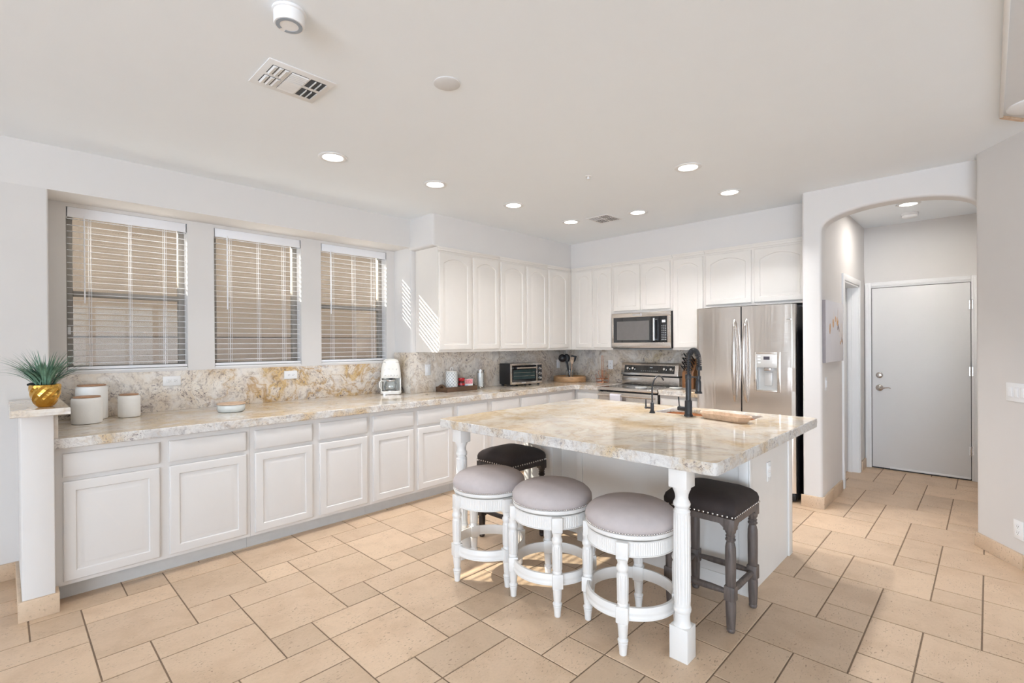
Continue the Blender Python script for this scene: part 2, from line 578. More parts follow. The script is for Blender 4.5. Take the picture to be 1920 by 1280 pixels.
# ------------------------------------------------------------------ floor
CEIL = 2.728
def floor():
    g = G()
    b = bmesh.new()
    X0, UX, Y0, UY = 1.10, 0.2033, 0.237, 0.2075
    gr, dz = 0.0035, 0.003
    def tile(i0, i1, j0, j1):
        x0, x1 = X0 + UX * i0 + gr, X0 + UX * i1 - gr
        y0, y1 = Y0 + UY * j0 + gr, Y0 + UY * j1 - gr
        if x1 < -5.9 or x0 > 6.88 or y1 < -5.9 or y0 > 4.34:
            return
        c = 0.0025
        def q(z, k):
            return [b.verts.new((x0 + k, y0 + k, z)), b.verts.new((x1 - k, y0 + k, z)), b.verts.new((x1 - k, y1 - k, z)), b.verts.new((x0 + k, y1 - k, z))]
        lo, mid, top = q(-dz, 0), q(-0.0012, 0), q(0, c)
        b.faces.new(top)
        for A, B in ((lo, mid), (mid, top)):
            for k in range(4):
                b.faces.new((A[k], A[(k + 1) % 4], B[(k + 1) % 4], B[k]))
    for a in range(-50, 50):
        for e in range(-50, 50):
            i, j = 1 + 2 * a - e, 12 + a + 3 * e
            if -38 < i < 34 and -34 < j < 26:
                tile(i, i + 2, j, j + 2)
                tile(i, i + 2, j + 2, j + 3)
                tile(i + 2, i + 3, j, j + 1)
    g._merge(b)
    g.mi = 1
    g.box(-6.1, 7.0, -6.1, 4.8, -0.1, -dz)
    struct('floor', g, [M['tile'], M['grout']], sharp=None)
floor()

struct('ceiling', G().box(-6.1, 7.0, -6.1, 4.8, CEIL, CEIL + 0.12), M['ceil'])

# ------------------------------------------------------------------ walls
YW, YA = 4.34, 4.65           # window wall face, back of the window alcove
WIN = [(0.314, 1.042), (1.233, 1.957), (2.150, 2.872)]
ZS, ZH = 1.252, 2.418         # window opening sill and head
g = G()
vert = lambda c, d: abs(d.z) > 0.3
g.box(-6.1, 0.21, YW, 4.80, 0, 2.444, 0.012, 3, lambda c, d: abs(d.z) > .3 and c.x > 0 and c.y < 4.4)
g.box(-6.1, 5.75, YW, 4.80, 2.444, CEIL)
g.box(2.97, 5.75, YW, 4.80, 0, 2.444, 0.022, 3, lambda c, d: abs(d.z) > .3 and c.x < 3 and c.y < 4.4)
g.box(0.20, 2.98, YA, 4.80, 0, ZS)
g.box(0.20, 2.98, YA, 4.80, ZH, 2.46)
px = 0.20
for (a, b_) in WIN + [(2.98, None)]:
    g.box(px, a, YA, 4.80, ZS, ZH)
    px = b_
struct('wall_window', g, M['wall'])

g = G()
g.prism([(2.963, 3.949), (5.205, 3.949), (5.205, 1.17), (5.70, 1.17), (5.70, 4.36), (2.963, 4.36)], 2.412, CEIL + .01, 'z', 0.03, 4,
        lambda c, d: (abs(d.z) > .2 and c.x < 3 and c.y < 4) or (c.z < 2.5 and c.x < 3 and abs(d.y) > .2))
struct('wall_soffit', g, M['wall'])
struct('wall_back', G().box(5.58, 5.73, 1.10, 4.40, 0, CEIL), M['wall'])

# arched opening into the hall
AX0, AX1 = 4.865, 5.01
arc = []
for k in range(0, 25):
    t = PI * k / 24
    arc.append((0.54 + 0.486 * math.cos(t), 2.375 + 0.160 * math.sin(t) ** 0.85 if 0 < k < 24 else 2.375))
poly = [(1.175, 0), (1.026, 0)] + arc + [(0.054, 0), (-0.10, 0), (-0.10, CEIL + .01), (1.175, CEIL + .01)]
g = G()
g.prism(poly, AX0, AX1, 'x', 0.022, 4,
        lambda c, d: c.x < 4.9 and abs(d.x) < 1e-4 and ((0.02 < c.y < 1.05 and c.z < 2.6) or (c.y > 1.17 and abs(d.z) > .5)))
struct('wall_arch', g, M['wall'])
DX0, DX1, DZ = 5.735, 6.50, 2.035
g = G()
g.prism([(AX1 - .02, 0), (DX0, 0), (DX0, DZ), (DX1, DZ), (DX1, 0), (6.92, 0), (6.92, CEIL), (AX1 - .02, CEIL)], 1.03, 1.172, 'y')
struct('wall_hall_left', g, M['wall'])
struct('wall_hall_end', G().box(6.89, 7.0, -0.2, 1.25, 0, CEIL), M['wall'])
struct('wall_hall_right', G().box(4.80, 6.95, -0.12, 0.05, 0, CEIL), M['wall'])
# diagonal wall on the right
ux, uy = -0.831, -0.556
nx, ny = 0.556, -0.831            # away from the kitchen
P0 = (4.728, 0.062)
P1 = (P0[0] + ux * 0.85, P0[1] + uy * 0.85)
g = G()
g.prism([P0, P1, (P1[0] + nx * .15, P1[1] + ny * .15), (4.86, -0.10), (4.90, 0.05)], 0, CEIL + .005, 'z', 0.02, 4,
        lambda c, d: abs(d.z) > .5 and abs(c.x - P0[0]) < .03)
struct('wall_right', g, M['wall'])
# living room behind the camera; its glazed openings added for the fill lights
g = G()
g.box(P1[0], P1[0] + .15, -6.1, P1[1] + .05, 0, CEIL)
struct('wall_living', g, M['wall'])
g = G()
g.box(-6.1, -1.0, -6.1, -5.96, 0, CEIL)
g.box(-1.0, 4.2, -6.1, -5.96, 2.5, CEIL)
struct('wall_rear', g, M['wall'])
g = G()
g.box(-6.1, -5.96, -6.1, -5.3, 0, CEIL)
g.box(-6.1, -5.96, 1.1, 4.5, 0, CEIL)
g.box(-6.1, -5.96, -5.3, 1.1, 2.5, CEIL)
struct('wall_left', g, M['wall'])
def glazing(name, a, b_, fixed, axis, ztop, n):
    g = G()
    p = G()
    w = (b_ - a) / n
    for k in range(n):
        s, e = a + w * k, a + w * (k + 1)
        for (u0, u1, z0, z1) in ((s, s + .06, 0, ztop), (e - .06, e, 0, ztop), (s, e, 0, .08), (s, e, ztop - .06, ztop)):
            if axis == 'x':
                g.box(fixed - .03, fixed + .03, u0, u1, z0, z1)
            else:
                g.box(u0, u1, fixed - .03, fixed + .03, z0, z1)
        if axis == 'x':
            p.box(fixed - .004, fixed + .004, s + .06, e - .06, .08, ztop - .06)
        else:
            p.box(s + .06, e - .06, fixed - .004, fixed + .004, .08, ztop - .06)
    w_ = struct(name, g, M['trimpaint'])
    obj('pane', p, M['glass'], w_)
glazing('added_door', -5.3, 1.1, -6.02, 'x', 2.5, 5)  # unseen glazing, added to frame the fill lights
glazing('window_4', -1.0, 4.02, -6.02, 'y', 2.5, 4)

# pony wall at the counter's left end
g = G().box(0.062, 0.190, 3.62, 4.36, 0, 1.068, 0.006, 2, vert)
struct('wall_pony', g, M['wall'])

# tile baseboards
struct('baseboard_left', G().box(-5.95, 0.062, 4.326, 4.345, 0, 0.103, 0.003), M['btile'])
g = G()
g.prism([(0.046, 4.33), (0.046, 3.606), (0.206, 3.606), (0.206, 3.79), (0.189, 3.79), (0.189, 3.622), (0.063, 3.622), (0.063, 4.33)], 0, 0.106, 'z', 0.002)
struct('baseboard_pony', g, M['btile'])
g = G()
g.prism([(4.864, 1.19), (4.846, 1.186), (4.846, 1.045), (4.866, 1.014), (4.884, 1.012), (4.884, 1.032), (4.866, 1.05)], 0, 0.10, 'z', 0.002)
g.box(4.886, 5.23, 1.012, 1.032, 0, 0.10, 0.002)
g.box(5.232, 5.61, 1.012, 1.032, 0, 0.10, 0.002)
struct('baseboard_column', g, M['btile'])
g = G()
g.box(6.625, 6.87, 1.012, 1.032, 0, 0.10, 0.002)
struct('baseboard_hall', g, M['btile'])
g = G()
L = 0.0
q0 = (P0[0] + 0.006, P0[1] + 0.012)
while L < 0.8:
    e = min(L + 0.40, 0.84)
    a = (P0[0] + ux * L, P0[1] + uy * L)
    c_ = (P0[0] + ux * (e - .003), P0[1] + uy * (e - .003))
    t = 0.018
    if L == 0:
        g.prism([(a[0] + .012, a[1] + .004), (a[0] - .002, a[1] + t), (c_[0] - nx * t, c_[1] - ny * t), c_], 0, 0.095, 'z', 0.002)
    else:
        g.prism([a, (a[0] - nx * t, a[1] - ny * t), (c_[0] - nx * t, c_[1] - ny * t), c_], 0, 0.095, 'z', 0.002)
    L += 0.40
struct('baseboard_right', g, M['btile'])

# ------------------------------------------------------------------ kitchen windows
def window(n, a, b_, rail):
    y0, y1 = 4.745, 4.795
    g = G()
    fr = 0.042
    for (x0, x1, z0, z1) in ((a, a + fr, ZS, ZH), (b_ - fr, b_, ZS, ZH), (a, b_, ZS, ZS + fr), (a, b_, ZH - fr, ZH)):
        g.box(x0, x1, y0, y1, z0, z1, 0.003)
    w = struct('window_%d' % n, g, M['alu'])
    k = G()
    t = 0.009
    def gask(z0, z1):
        for (x0, x1, q0, q1) in ((a + fr, a + fr + t, z0, z1), (b_ - fr - t, b_ - fr, z0, z1), (a + fr, b_ - fr, z0, z0 + t), (a + fr, b_ - fr, z1 - t * 1.5, z1)):
            k.box(x0, x1, y0 + .012, y1 - .012, q0, q1)
    if rail:
        obj('meeting_rail', G().box(a + fr, b_ - fr, y0 - .006, y1 - .004, rail - .004, rail + .034, 0.003), M['alu'], w)
        gask(ZS + fr, rail - .004)
        gask(rail + .034, ZH - fr)
        obj('pane', G().box(a + fr, b_ - fr, 4.768, 4.772, ZS + fr, rail), M['glass'], w)
        obj('pane', G().box(a + fr, b_ - fr, 4.776, 4.780, rail + .03, ZH - fr), M['glass'], w)
        lk = G().box(a + .010, a + .028, y0 - .014, y0, 1.52, 1.575, 0.003)
        obj('latch', lk, M['trimpaint'], w)
    else:
        gask(ZS + fr, ZH - fr)
        obj('pane', G().box(a + fr, b_ - fr, 4.770, 4.774, ZS + fr, ZH - fr), M['glass'], w)
    sl = G().box(a + .002, b_ - .002, YA + .004, 4.745, ZS - .001, ZS + .012, 0.003)
    obj('window_sill', sl, M['trimpaint'], w)
window(1, *WIN[0], 1.80)
window(2, *WIN[1], None)
window(3, *WIN[2], 1.80)

BL = ['left white slatted blind beside the potted grass, hung over the widest-looking window',
      'middle white slatted blind hung between the two wall piers of the window alcove',
      'right white slatted blind hung next to the upper cabinets, above the coffee maker']
def blind(a, b_, label):
    yc = 4.685
    t = thing('window_blind', label, 'blind', ((a + b_) / 2, yc, ZS), 0, 'blinds on the kitchen windows')
    a0, b0 = a + .0012, b_ - .0012
    obj('valance', G().box(a0, b0, yc - .034, yc - .024, 2.346, 2.4172, 0.002).box(a0, a0 + .008, yc - .034, yc + .03, 2.346, 2.4172, 0.001).box(b0 - .008, b0, yc - .034, yc + .03, 2.346, 2.4172, 0.001), M['vinyl'], t)
    obj('head_rail', G().box(a0 + .01, b0 - .01, yc - .02, yc + .028, 2.372, 2.412, 0.002), M['vinyl'], t)
    s = G()
    z = 1.318
    c, sn = math.cos(math.radians(5)), math.sin(math.radians(5))
    while z < 2.35:
        pr = []
        for k in range(7):
            u = -0.018 + 0.006 * k
            pr.append((u, 0.0010 * (1 - (u / .018) ** 2)))
        pl = [(yc + u * c, z + v + u * sn) for u, v in pr] + [(yc + u * c, z + v + u * sn - .0026) for u, v in pr[::-1]]
        s.prism(pl, a0 + .006, b0 - .006, 'x')
        z += 0.0445
    obj('slat', s, M['vinyl'], t)
    obj('bottom_rail', G().box(a0 + .003, b0 - .003, yc - .027, yc + .027, ZS + .016, ZS + .036, 0.004), M['vinyl'], t)
    cds = G()
    w = b_ - a
    for f in (0.18, 0.5, 0.80):
        for dy in (-.0255, .0255):
            for dx in (-.006, .006):
                x = a + w * f + dx
                cds.tube([(x, yc + dy, 2.36), (x, yc + dy, ZS + .03)], 0.0012, 5)
    obj('ladder_cord', cds, M['vinyl'], t)
    wx = a + .098
    obj('tilt_wand', G().tube([(wx, yc - .04, 2.36), (wx, yc - .04, 1.74)], 0.0045, 6), M['vinyl'], t)
for (a, b_), l in zip(WIN, BL):
    blind(a, b_, l)

# outside
g = G().box(-6, 13, 6.95, 7.25, -0.3, 3.66)
tag(obj('neighboring_house', g, M['stucco']), 'tan stucco house wall standing behind the kitchen windows', 'building')
g = G().box(-6, 13, 6.12, 6.3, -0.3, 1.53).box(-6, 13, 6.10, 6.32, 1.53, 1.58, 0.006)
tag(obj('block_fence', g, M['block']), 'brown block fence outside, low behind the kitchen windows', 'fence')
struct('ground', G().box(-7, 14, 4.80, 8, -0.4, -0.25), M['gravel'])

# ------------------------------------------------------------------ hall doors
g = G()
yc0, yc1, zc = 0.079, 1.020, 2.097
for (y0, y1, z0, z1) in ((0.963, yc1, 0, zc), (yc0, 0.131, 0, zc), (0.131, 0.963, 2.034, zc)):
    g.box(6.862, 6.892, y0, y1, z0, z1, 0.004)
    g.box(6.856, 6.87, (y0 if y0 != 0.963 else 0.985), (y1 if y1 != 0.131 else 0.112), (z0 if z0 == 0 else 2.055), z1 - .012, 0.004)
d1 = struct('door_1', g, M['trimpaint'], label='white door casing at the end of the hall')
obj('gap_shade', G().box(6.884, 6.8895, 0.131, 0.963, 0, 2.034), M['gasket'], d1)  # dark sheet behind the slab, painting the shade in its gaps
slab = obj('door_slab', G().box(6.868, 6.8838, 0.136, 0.957, 0.016, 2.029, 0.002), M['doorpaint'], d1, label='plain flat white door slab')
obj('door_sweep', G().box(6.862, 6.870, 0.139, 0.80, 0.014, 0.034, 0.003), M['plastic'], d1)
RX = Matrix.Rotation(-PI / 2, 4, 'Y')      # lathe axis -> -x
def onwall(x, y, z):
    return Matrix.Translation((x, y, z)) @ RX
obj('deadbolt', G().lathe([(0.034, 0), (0.034, .006), (0.030, .012), (0.020, .016), (0.018, .024), (0.004, .026)], 24, M=onwall(6.868, 0.890, 1.052)), M['nickel'], d1)
h = G().lathe([(0.036, 0), (0.036, .006), (0.030, .012), (0.014, .02), (0.012, .045), (0.015, .05), (0.004, .054)], 24, M=onwall(6.868, 0.890, 0.910))
h.tube([(6.822, 0.890, .910), (6.818, .865, .906), (6.820, .835, .914), (6.824, .805, .918), (6.826, .785, .910)], [.009, .008, .007, .006, .004], 8)
obj('lever_handle', h, M['nickel'], d1)
for z in (1.80, 1.118, 0.305):
    hg = G().tube([(6.858, .1335, z - .05), (6.858, .1335, z + .05)], .007, 8).box(6.860, 6.868, .120, .147, z - .046, z + .046)
    obj('hinge', hg, M['nickel'], d1)
# side doorway on the hall's left wall
g = G()
for (x0, x1, z0, z1) in ((DX0 - .062, DX0, 0, DZ + .062), (DX1, DX1 + .062, 0, DZ + .062), (DX0, DX1, DZ, DZ + .062)):
    g.box(x0, x1, 1.012, 1.034, z0, z1, 0.004)
g.box(DX0 - .002, DX0 + .018, 1.02, 1.172, 0, DZ)
g.box(DX1 - .018, DX1 + .002, 1.02, 1.172, 0, DZ)
g.box(DX0, DX1, 1.02, 1.172, DZ - .018, DZ)
g.box(DX1 - .034, DX1 - .018, 1.085, 1.12, 0, DZ)
d2 = struct('door_2', g, M['trimpaint'], label='white side doorway in the hall with its door shut')
obj('door_slab', G().box(DX0 + .02, DX1 - .036, 1.125, 1.160, 0.012, DZ - .02, 0.002), M['doorpaint'], d2)
obj('strike_plate', G().box(DX0 - .0035, DX0 + .022, 1.06, 1.09, 0.93, 0.985), M['slot'], d2)

# ------------------------------------------------------------------ ceiling fixtures
LIGHTS = [((1.594, 3.251), 'recessed ceiling light closest to the window blinds, over the base cabinets'),
          ((2.446, 3.220), 'second recessed light of the window row, above the right blind'),
          ((3.331, 3.190), 'third recessed light of the window row, in front of the soffit corner'),
          ((4.223, 3.200), 'last recessed light of the window row, just left of the small brown vent'),
          ((4.390, 2.500), 'recessed light above the microwave, just right of the small brown vent'),
          ((3.534, 1.597), 'recessed light over the island sink, the larger of the two above the island'),
          ((4.376, 1.608), 'recessed light in front of the refrigerator cabinets'),
          ((5.962, 0.546), 'recessed light in the hall, seen through the arch')]
CL = None
for (x, y), lab in LIGHTS:
    if CL is None:
        CL = thing('ceiling_light', lab, 'ceiling light', (x, y, CEIL), 0, 'recessed ceiling lights')
        obj('trim_ring', G().lathe([(0.066, -0.001), (0.095, -0.001), (0.096, -0.004), (0.090, -0.008), (0.070, -0.008), (0.066, -0.004)], 40, c=(x, y, CEIL), cap=False), M['trimpaint'], CL)
        obj('lens', G().lathe([(0.067, -0.0015), (0.067, -0.004), (0.05, -0.006)], 40, c=(x, y, CEIL)), M['lens'], CL)
    else:
        dup(CL, (x, y, CEIL), 0, lab)
    d = bpy.data.lights.new('recessed_lamp', 'AREA')
    d.shape = 'DISK'
    d.size = 0.12
    d.energy = 8.5 if x > 5 else (11.0 if y < 2 else (3.2 if x > 3 and y > 3 else 7.0))
    d.spread = math.radians(115 if x < 5 else 176)
    d.color = (0.98, 0.97, 0.98) if x < 5 else (1.0, 0.95, 0.90)
    o = bpy.data.objects.new('recessed_lamp', d)
    COL.objects.link(o)
    o.location = (x, y, CEIL - 0.012)

# large supply vent
t = thing('ceiling_vent', 'white supply vent with grey slots on the ceiling above the left blind', 'vent', (1.003, 2.463, CEIL))
x0, x1, y0, y1 = 0.845, 1.162, 2.325, 2.602
g = G().box(x0, x1, y0, y1, CEIL - .006, CEIL - .0005, 0.002)
cx, cy = (x0 + x1) / 2, (y0 + y1) / 2
obj('face_plate', g, M['trimpaint'], t)
dk, lv = G(), G()
zb = CEIL - .0066
for gx in (x0 + .030, x1 - .108):
    for gy in (cy - .098, cy + .012):
        dk.box(gx, gx + .078, gy, gy + .086, zb, zb + .0005)
        for k in range(3):
            a = gx + .004 + k * .026
            sgn = 1 if gx < cx else -1
            lv.prism([(a + (.0 if sgn > 0 else .019), zb - .0005), (a + .011 - .006 * sgn, zb - .008), (a + .015 - .006 * sgn, zb - .008), (a + .022, zb - .0005), (a + .004, zb - .0005)][:4], gy + .002, gy + .084, 'y')
dk.box(cx - .040, cx + .040, cy - .098, cy + .098, zb, zb + .0005)
for k in range(12):
    yy = cy - .095 + k * .0162
    s = -1 if k < 6 else 1
    lv.prism([(yy, zb - .0005), (yy + .006 + .003 * s, zb - .007), (yy + .009 + .003 * s, zb - .007), (yy + .010, zb - .0005)], cx - .039, cx + .039, 'x')
obj('duct_opening', dk, M['slategrey'], t)
obj('louver', lv, M['trimpaint'], t)
# small vent
t = thing('ceiling_vent', 'small ceiling vent with brown openings between two recessed lights', 'vent', (4.36, 2.87, CEIL))
obj('face_plate', G().box(4.22, 4.50, 2.74, 3.01, CEIL - .006, CEIL - .0005, 0.002), M['trimpaint'], t)
dk, lv = G(), G()
for (a, b_, c_, d_) in ((4.245, 4.345, 2.765, 2.865), (4.245, 4.345, 2.885, 2.985), (4.365, 4.475, 2.765, 2.865), (4.365, 4.475, 2.885, 2.985)):
    dk.box(a, b_, c_, d_, zb, zb + .0005)
    for k in range(4):
        if a < 4.3 and c_ < 2.8 or a > 4.3:
            lv.box(a, b_, c_ + .008 + k * .025, c_ + .010 + k * .025, zb - .004, zb)
        else:
            lv.box(a + .008 + k * .025, a + .010 + k * .025, c_, d_, zb - .004, zb)
obj('duct_opening', dk, M['brownhole'], t)
obj('louver', lv, M['trimpaint'], t)
# speaker
g = G().lathe([(0.066, -.0005), (0.066, -.004), (0.062, -.006), (0.02, -.0065)], 40, c=(1.548, 1.936, CEIL))
tag(obj('ceiling_speaker', g, M['greypanel']), 'plain round grille flush on the ceiling, right of the large vent', 'speaker')
# smoke alarm with the grey ring
t = thing('smoke_alarm', 'cylindrical white alarm with a grey ring at the top edge of the picture', 'smoke alarm', (0.785, 1.955, CEIL))
c0 = (0.785, 1.955, CEIL)
obj('body', G().lathe([(0.062, -.0005), (0.062, -.010), (0.056, -.012), (0.056, -.052), (0.053, -.056), (0.01, -.056)], 40, c=c0), M['plastic'], t)
g = G()
n = 40
ri, ro = 0.034, 0.048
for k in range(n):
    a0, a1 = 2 * PI * k / n, 2 * PI * (k + 1) / n
    if 1.5 < (a0 + PI / 40) < 2.1:
        continue
    g.prism([(c0[0] + ri * math.cos(a0), c0[1] + ri * math.sin(a0)), (c0[0] + ro * math.cos(a0), c0[1] + ro * math.sin(a0)),
             (c0[0] + ro * math.cos(a1), c0[1] + ro * math.sin(a1)), (c0[0] + ri * math.cos(a1), c0[1] + ri * math.sin(a1))], CEIL - .0575, CEIL - .0562, 'z')
obj('ring', g, M['greyring'], t)
# hall smoke alarm
t = thing('smoke_alarm', 'white disc smoke alarm on the hall ceiling behind the arch', 'smoke alarm', (6.40, 0.575, CEIL))
obj('body', G().lathe([(0.070, -.0005), (0.070, -.020), (0.064, -.024), (0.064, -.040), (0.055, -.046), (0.01, -.046)], 32, c=(6.40, .575, CEIL)), M['plastic'], t)
obj('vent_gap', G().lathe([(0.0655, -.0205), (0.0655, -.0235)], 32, c=(6.40, .575, CEIL), cap=False), M['slot'], t)
# sprinkler
t = thing('fire_sprinkler', 'tiny white sprinkler head on the ceiling above the island', 'sprinkler', (3.171, 2.233, CEIL))
obj('escutcheon', G().lathe([(0.028, -.0005), (0.026, -.004), (0.012, -.006)], 20, c=(3.171, 2.233, CEIL)), M['trimpaint'], t)
obj('head', G().lathe([(0.007, -.005), (0.007, -.022), (0.016, -.024), (0.016, -.027), (0.004, -.028)], 14, c=(3.171, 2.233, CEIL)), M['trimpaint'], t)
# flush fixture cut off by the right edge of the picture
t = thing('ceiling_fixture', 'flat white ceiling fixture cut by the upper right picture corner', 'ceiling fixture', (3.4, -0.2, CEIL))
fp = [(1.6, -0.060), (4.0, -0.060), (4.14, -0.150), (4.14, -0.24), (3.90, -0.40), (1.6, -0.62)]
obj('panel', G().prism(fp, CEIL - .010, CEIL - .0005, 'z'), M['greypanel'], t)
obj('edge_trim', G().box(1.6, 4.008, -.062, -.044, CEIL - .020, CEIL - .0005, 0.003), M['white'], t)
obj('end_trim', G().prism([(4.0, -.062), (4.008, -.046), (4.16, -.142), (4.15, -.160)], CEIL - .022, CEIL - .0005, 'z'), M['palewood'], t)
obj('lens', G().lathe([(0.13, -.010), (0.128, -.016), (0.115, -.022), (0.06, -.026), (0.01, -.027)], 40, c=(3.93, -.20, CEIL)), M['plastic'], t)

# ------------------------------------------------------------------ switches and outlets
def plate(name, label, cat, c, u, v, w, h, kind, group=None):
    """c centre on the wall face, u along the plate, outwards n"""
    u, v = Vector(u), Vector(v)
    n = u.cross(v)
    Mx = Matrix((( u.x, v.x, n.x, c[0]), (u.y, v.y, n.y, c[1]), (u.z, v.z, n.z, c[2]), (0, 0, 0, 1)))
    t = thing(name, label, cat, c, 0, group)
    obj('cover_plate', G().box(-w / 2, w / 2, -h / 2, h / 2, 0.0005, 0.006, 0.0025, 2, M=Mx), M['plastic'], t)
    lay = kind.split('+')
    long = w >= h if len(lay) == 1 else True
    for k, kd in enumerate(lay):
        ox = (k - (len(lay) - 1) / 2) * 0.046
        if kd == 'outlet':
            for e in (-1, 1):
                g, s = G(), G()
                p = (ox + e * .020, 0) if w > h else (ox, e * .020)
                g.box(p[0] - .015, p[0] + .015, p[1] - .014, p[1] + .014, .006, .0085, 0.003, 2, M=Mx)
                for dx in (-.0055, .0055):
                    if w > h:
                        s.box(p[0] - .002 - .004, p[0] + .004, p[1] + dx - .001, p[1] + dx + .001, .0085, .0089, M=Mx)
                    else:
                        s.box(p[0] + dx - .001, p[0] + dx + .001, p[1] - .002, p[1] + .006, .0085, .0089, M=Mx)
                if w > h:
                    s.box(p[0] + .006, p[0] + .010, p[1] - .002, p[1] + .002, .0085, .0089, M=Mx)
                else:
                    s.box(p[0] - .002, p[0] + .002, p[1] - .010, p[1] - .006, .0085, .0089, M=Mx)
                rcp = obj('receptacle', g, M['plastic'], t)
                obj('slot_groove', s, M['slot'], rcp)
        else:
            obj('rocker', G().box(ox - .0165, ox + .0165, -.033, .033, .006, .0085, 0.002, 2, M=Mx).box(ox - .0145, ox + .0145, -.028, .028, .0085, .0115, 0.003, 2, M=Mx), M['plastic'], t)
X_, Y_, Z_ = (1, 0, 0), (0, 1, 0), (0, 0, 1)
plate('outlet', 'horizontal outlet on the backsplash just below the left blind', 'outlet', (0.926, 4.63, 1.158), (1, 0, 0), Z_, .118, .074, 'outlet')
plate('outlet', 'horizontal outlet on the backsplash just below the middle blind', 'outlet', (1.845, 4.63, 1.160), (1, 0, 0), Z_, .118, .074, 'outlet')
plate('light_switch', 'white switch on the grey backsplash beside the coffee maker', 'switch', (3.163, 4.32, 1.160), (1, 0, 0), Z_, .072, .118, 'switch')
plate('light_switch', 'white switch on the corner backsplash, left of the cooking utensils', 'switch', (5.385, 4.32, 1.152), (1, 0, 0), Z_, .072, .118, 'switch')
plate('outlet', 'upright outlet on the backsplash between the copper stand and the range', 'outlet', (5.56, 3.578, 1.150), (0, -1, 0), Z_, .072, .118, 'outlet')
plate('light_switch', 'slim white switch on the hall wall under the flower canvas', 'switch', (4.996, 1.03, 1.062), (1, 0, 0), Z_, .072, .118, 'switch')
du = Vector((ux, uy, 0))
def rw(px_s):
    return (P0[0] + ux * px_s, P0[1] + uy * px_s)
plate('light_switch', 'wide double switch plate on the right wall', 'switch', (*rw(0.340), 1.101), du, Z_, .166, .118, 'switch+switch+switch')
plate('outlet', 'low outlet near the floor on the right wall', 'outlet', (*rw(0.348), 0.238), du, Z_, .074, .118, 'outlet')

# ------------------------------------------------------------------ cabinets
def front(mapf, u0, u1, v0, v1, rise=0.0, th=0.019, flat=False, rail=0.052):
    """raised-panel door / slab drawer front; mapf(u, v, d) -> world, d = outwards"""
    g = G()
    K = 14
    def outline(i, d, rs):
        a0, a1, b0, b1 = u0 + i, u1 - i, v0 + i, v1 - i
        pts = [mapf(a0, b0, d), mapf(a1, b0, d)]
        for k in range(K + 1):
            s = 1 - 2 * k / K
            pts.append(mapf((a0 + a1) / 2 + s * (a1 - a0) / 2, b1 - rs * (s * s if abs(s) < 1 else 1.0), d))
        return pts
    if flat:
        rings = [outline(0, 0, 0), outline(0, th - .006, 0), outline(.004, th - .002, 0), outline(.010, th, 0)]
    else:
        r = rail
        rings = [outline(0, 0, 0), outline(0, th - .006, 0), outline(.004, th - .001, 0), outline(.008, th, 0),
                 outline(r, th, rise), outline(r + .005, th - .007, rise), outline(r + .013, th - .0075, rise),
                 outline(r + .036, th - .001, rise * .95), outline(r + .039, th - .0005, rise * .95)]
    g.loops(rings)
    return g

YF, XF = 3.711, 4.963          # base face frames (window run, back run)
mapL = lambda u, v, d: (u, YF - d, v)
mapB = lambda u, v, d: (XF - d, u, v)
def base_cab(label, x0, x1, doors, left_end=False):
    t = thing('base_cabinet', label, 'cabinet', ((x0 + x1) / 2, YF, 0), 0, 'white base cabinets along the window wall')
    xa_ = x0 - (.0205 if x0 < .3 else -.0006)
    g = G().box(xa_, x1 - .0006, YF, 4.325, 0.100, 0.866)
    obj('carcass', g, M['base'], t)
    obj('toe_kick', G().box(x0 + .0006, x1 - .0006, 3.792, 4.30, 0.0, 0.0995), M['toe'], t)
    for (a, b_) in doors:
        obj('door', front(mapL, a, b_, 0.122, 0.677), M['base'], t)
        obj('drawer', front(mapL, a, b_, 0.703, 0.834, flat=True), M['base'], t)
base_cab('white double-door base cabinet beside the pony wall', 0.212, 1.195, [(0.228, 0.672), (0.722, 1.169)])
base_cab('white double-door base cabinet below the middle blind, second from the pony wall', 1.195, 2.120, [(1.224, 1.633), (1.687, 2.093)])
base_cab('white double-door base cabinet below the right blind, its end behind the island corner', 2.120, 3.027, [(2.147, 2.549), (2.595, 2.994)])
base_cab('white base cabinet below the walnut tray, only its drawers clear of the island', 3.027, 3.947, [(3.060, 3.455), (3.515, 3.925)])
base_cab('white corner base cabinet below the toaster oven', 3.947, 4.960, [(3.968, 4.386), (4.444, 4.875)])
def back_base(label, y0, y1, fr):
    t = thing('base_cabinet', label, 'cabinet', (XF, (y0 + y1) / 2, 0))
    obj('carcass', G().box(XF, 5.57, y0 + .0006, y1 - .0006, 0.10, 0.866), M['base'], t)
    obj('toe_kick', G().box(5.04, 5.55, y0 + .0006, y1 - .0006, 0, 0.0995), M['toe'], t)
    obj('door', front(mapB, fr[0], fr[1], 0.122, 0.677), M['base'], t)
    obj('drawer', front(mapB, fr[0], fr[1], 0.703, 0.834, flat=True), M['base'], t)
back_base('narrow white base cabinet between the corner and the left side of the range', 3.350, 3.7095, (3.362, 3.672))
back_base('narrow white base cabinet between the range and the refrigerator', 2.135, 2.572, (2.152, 2.555))

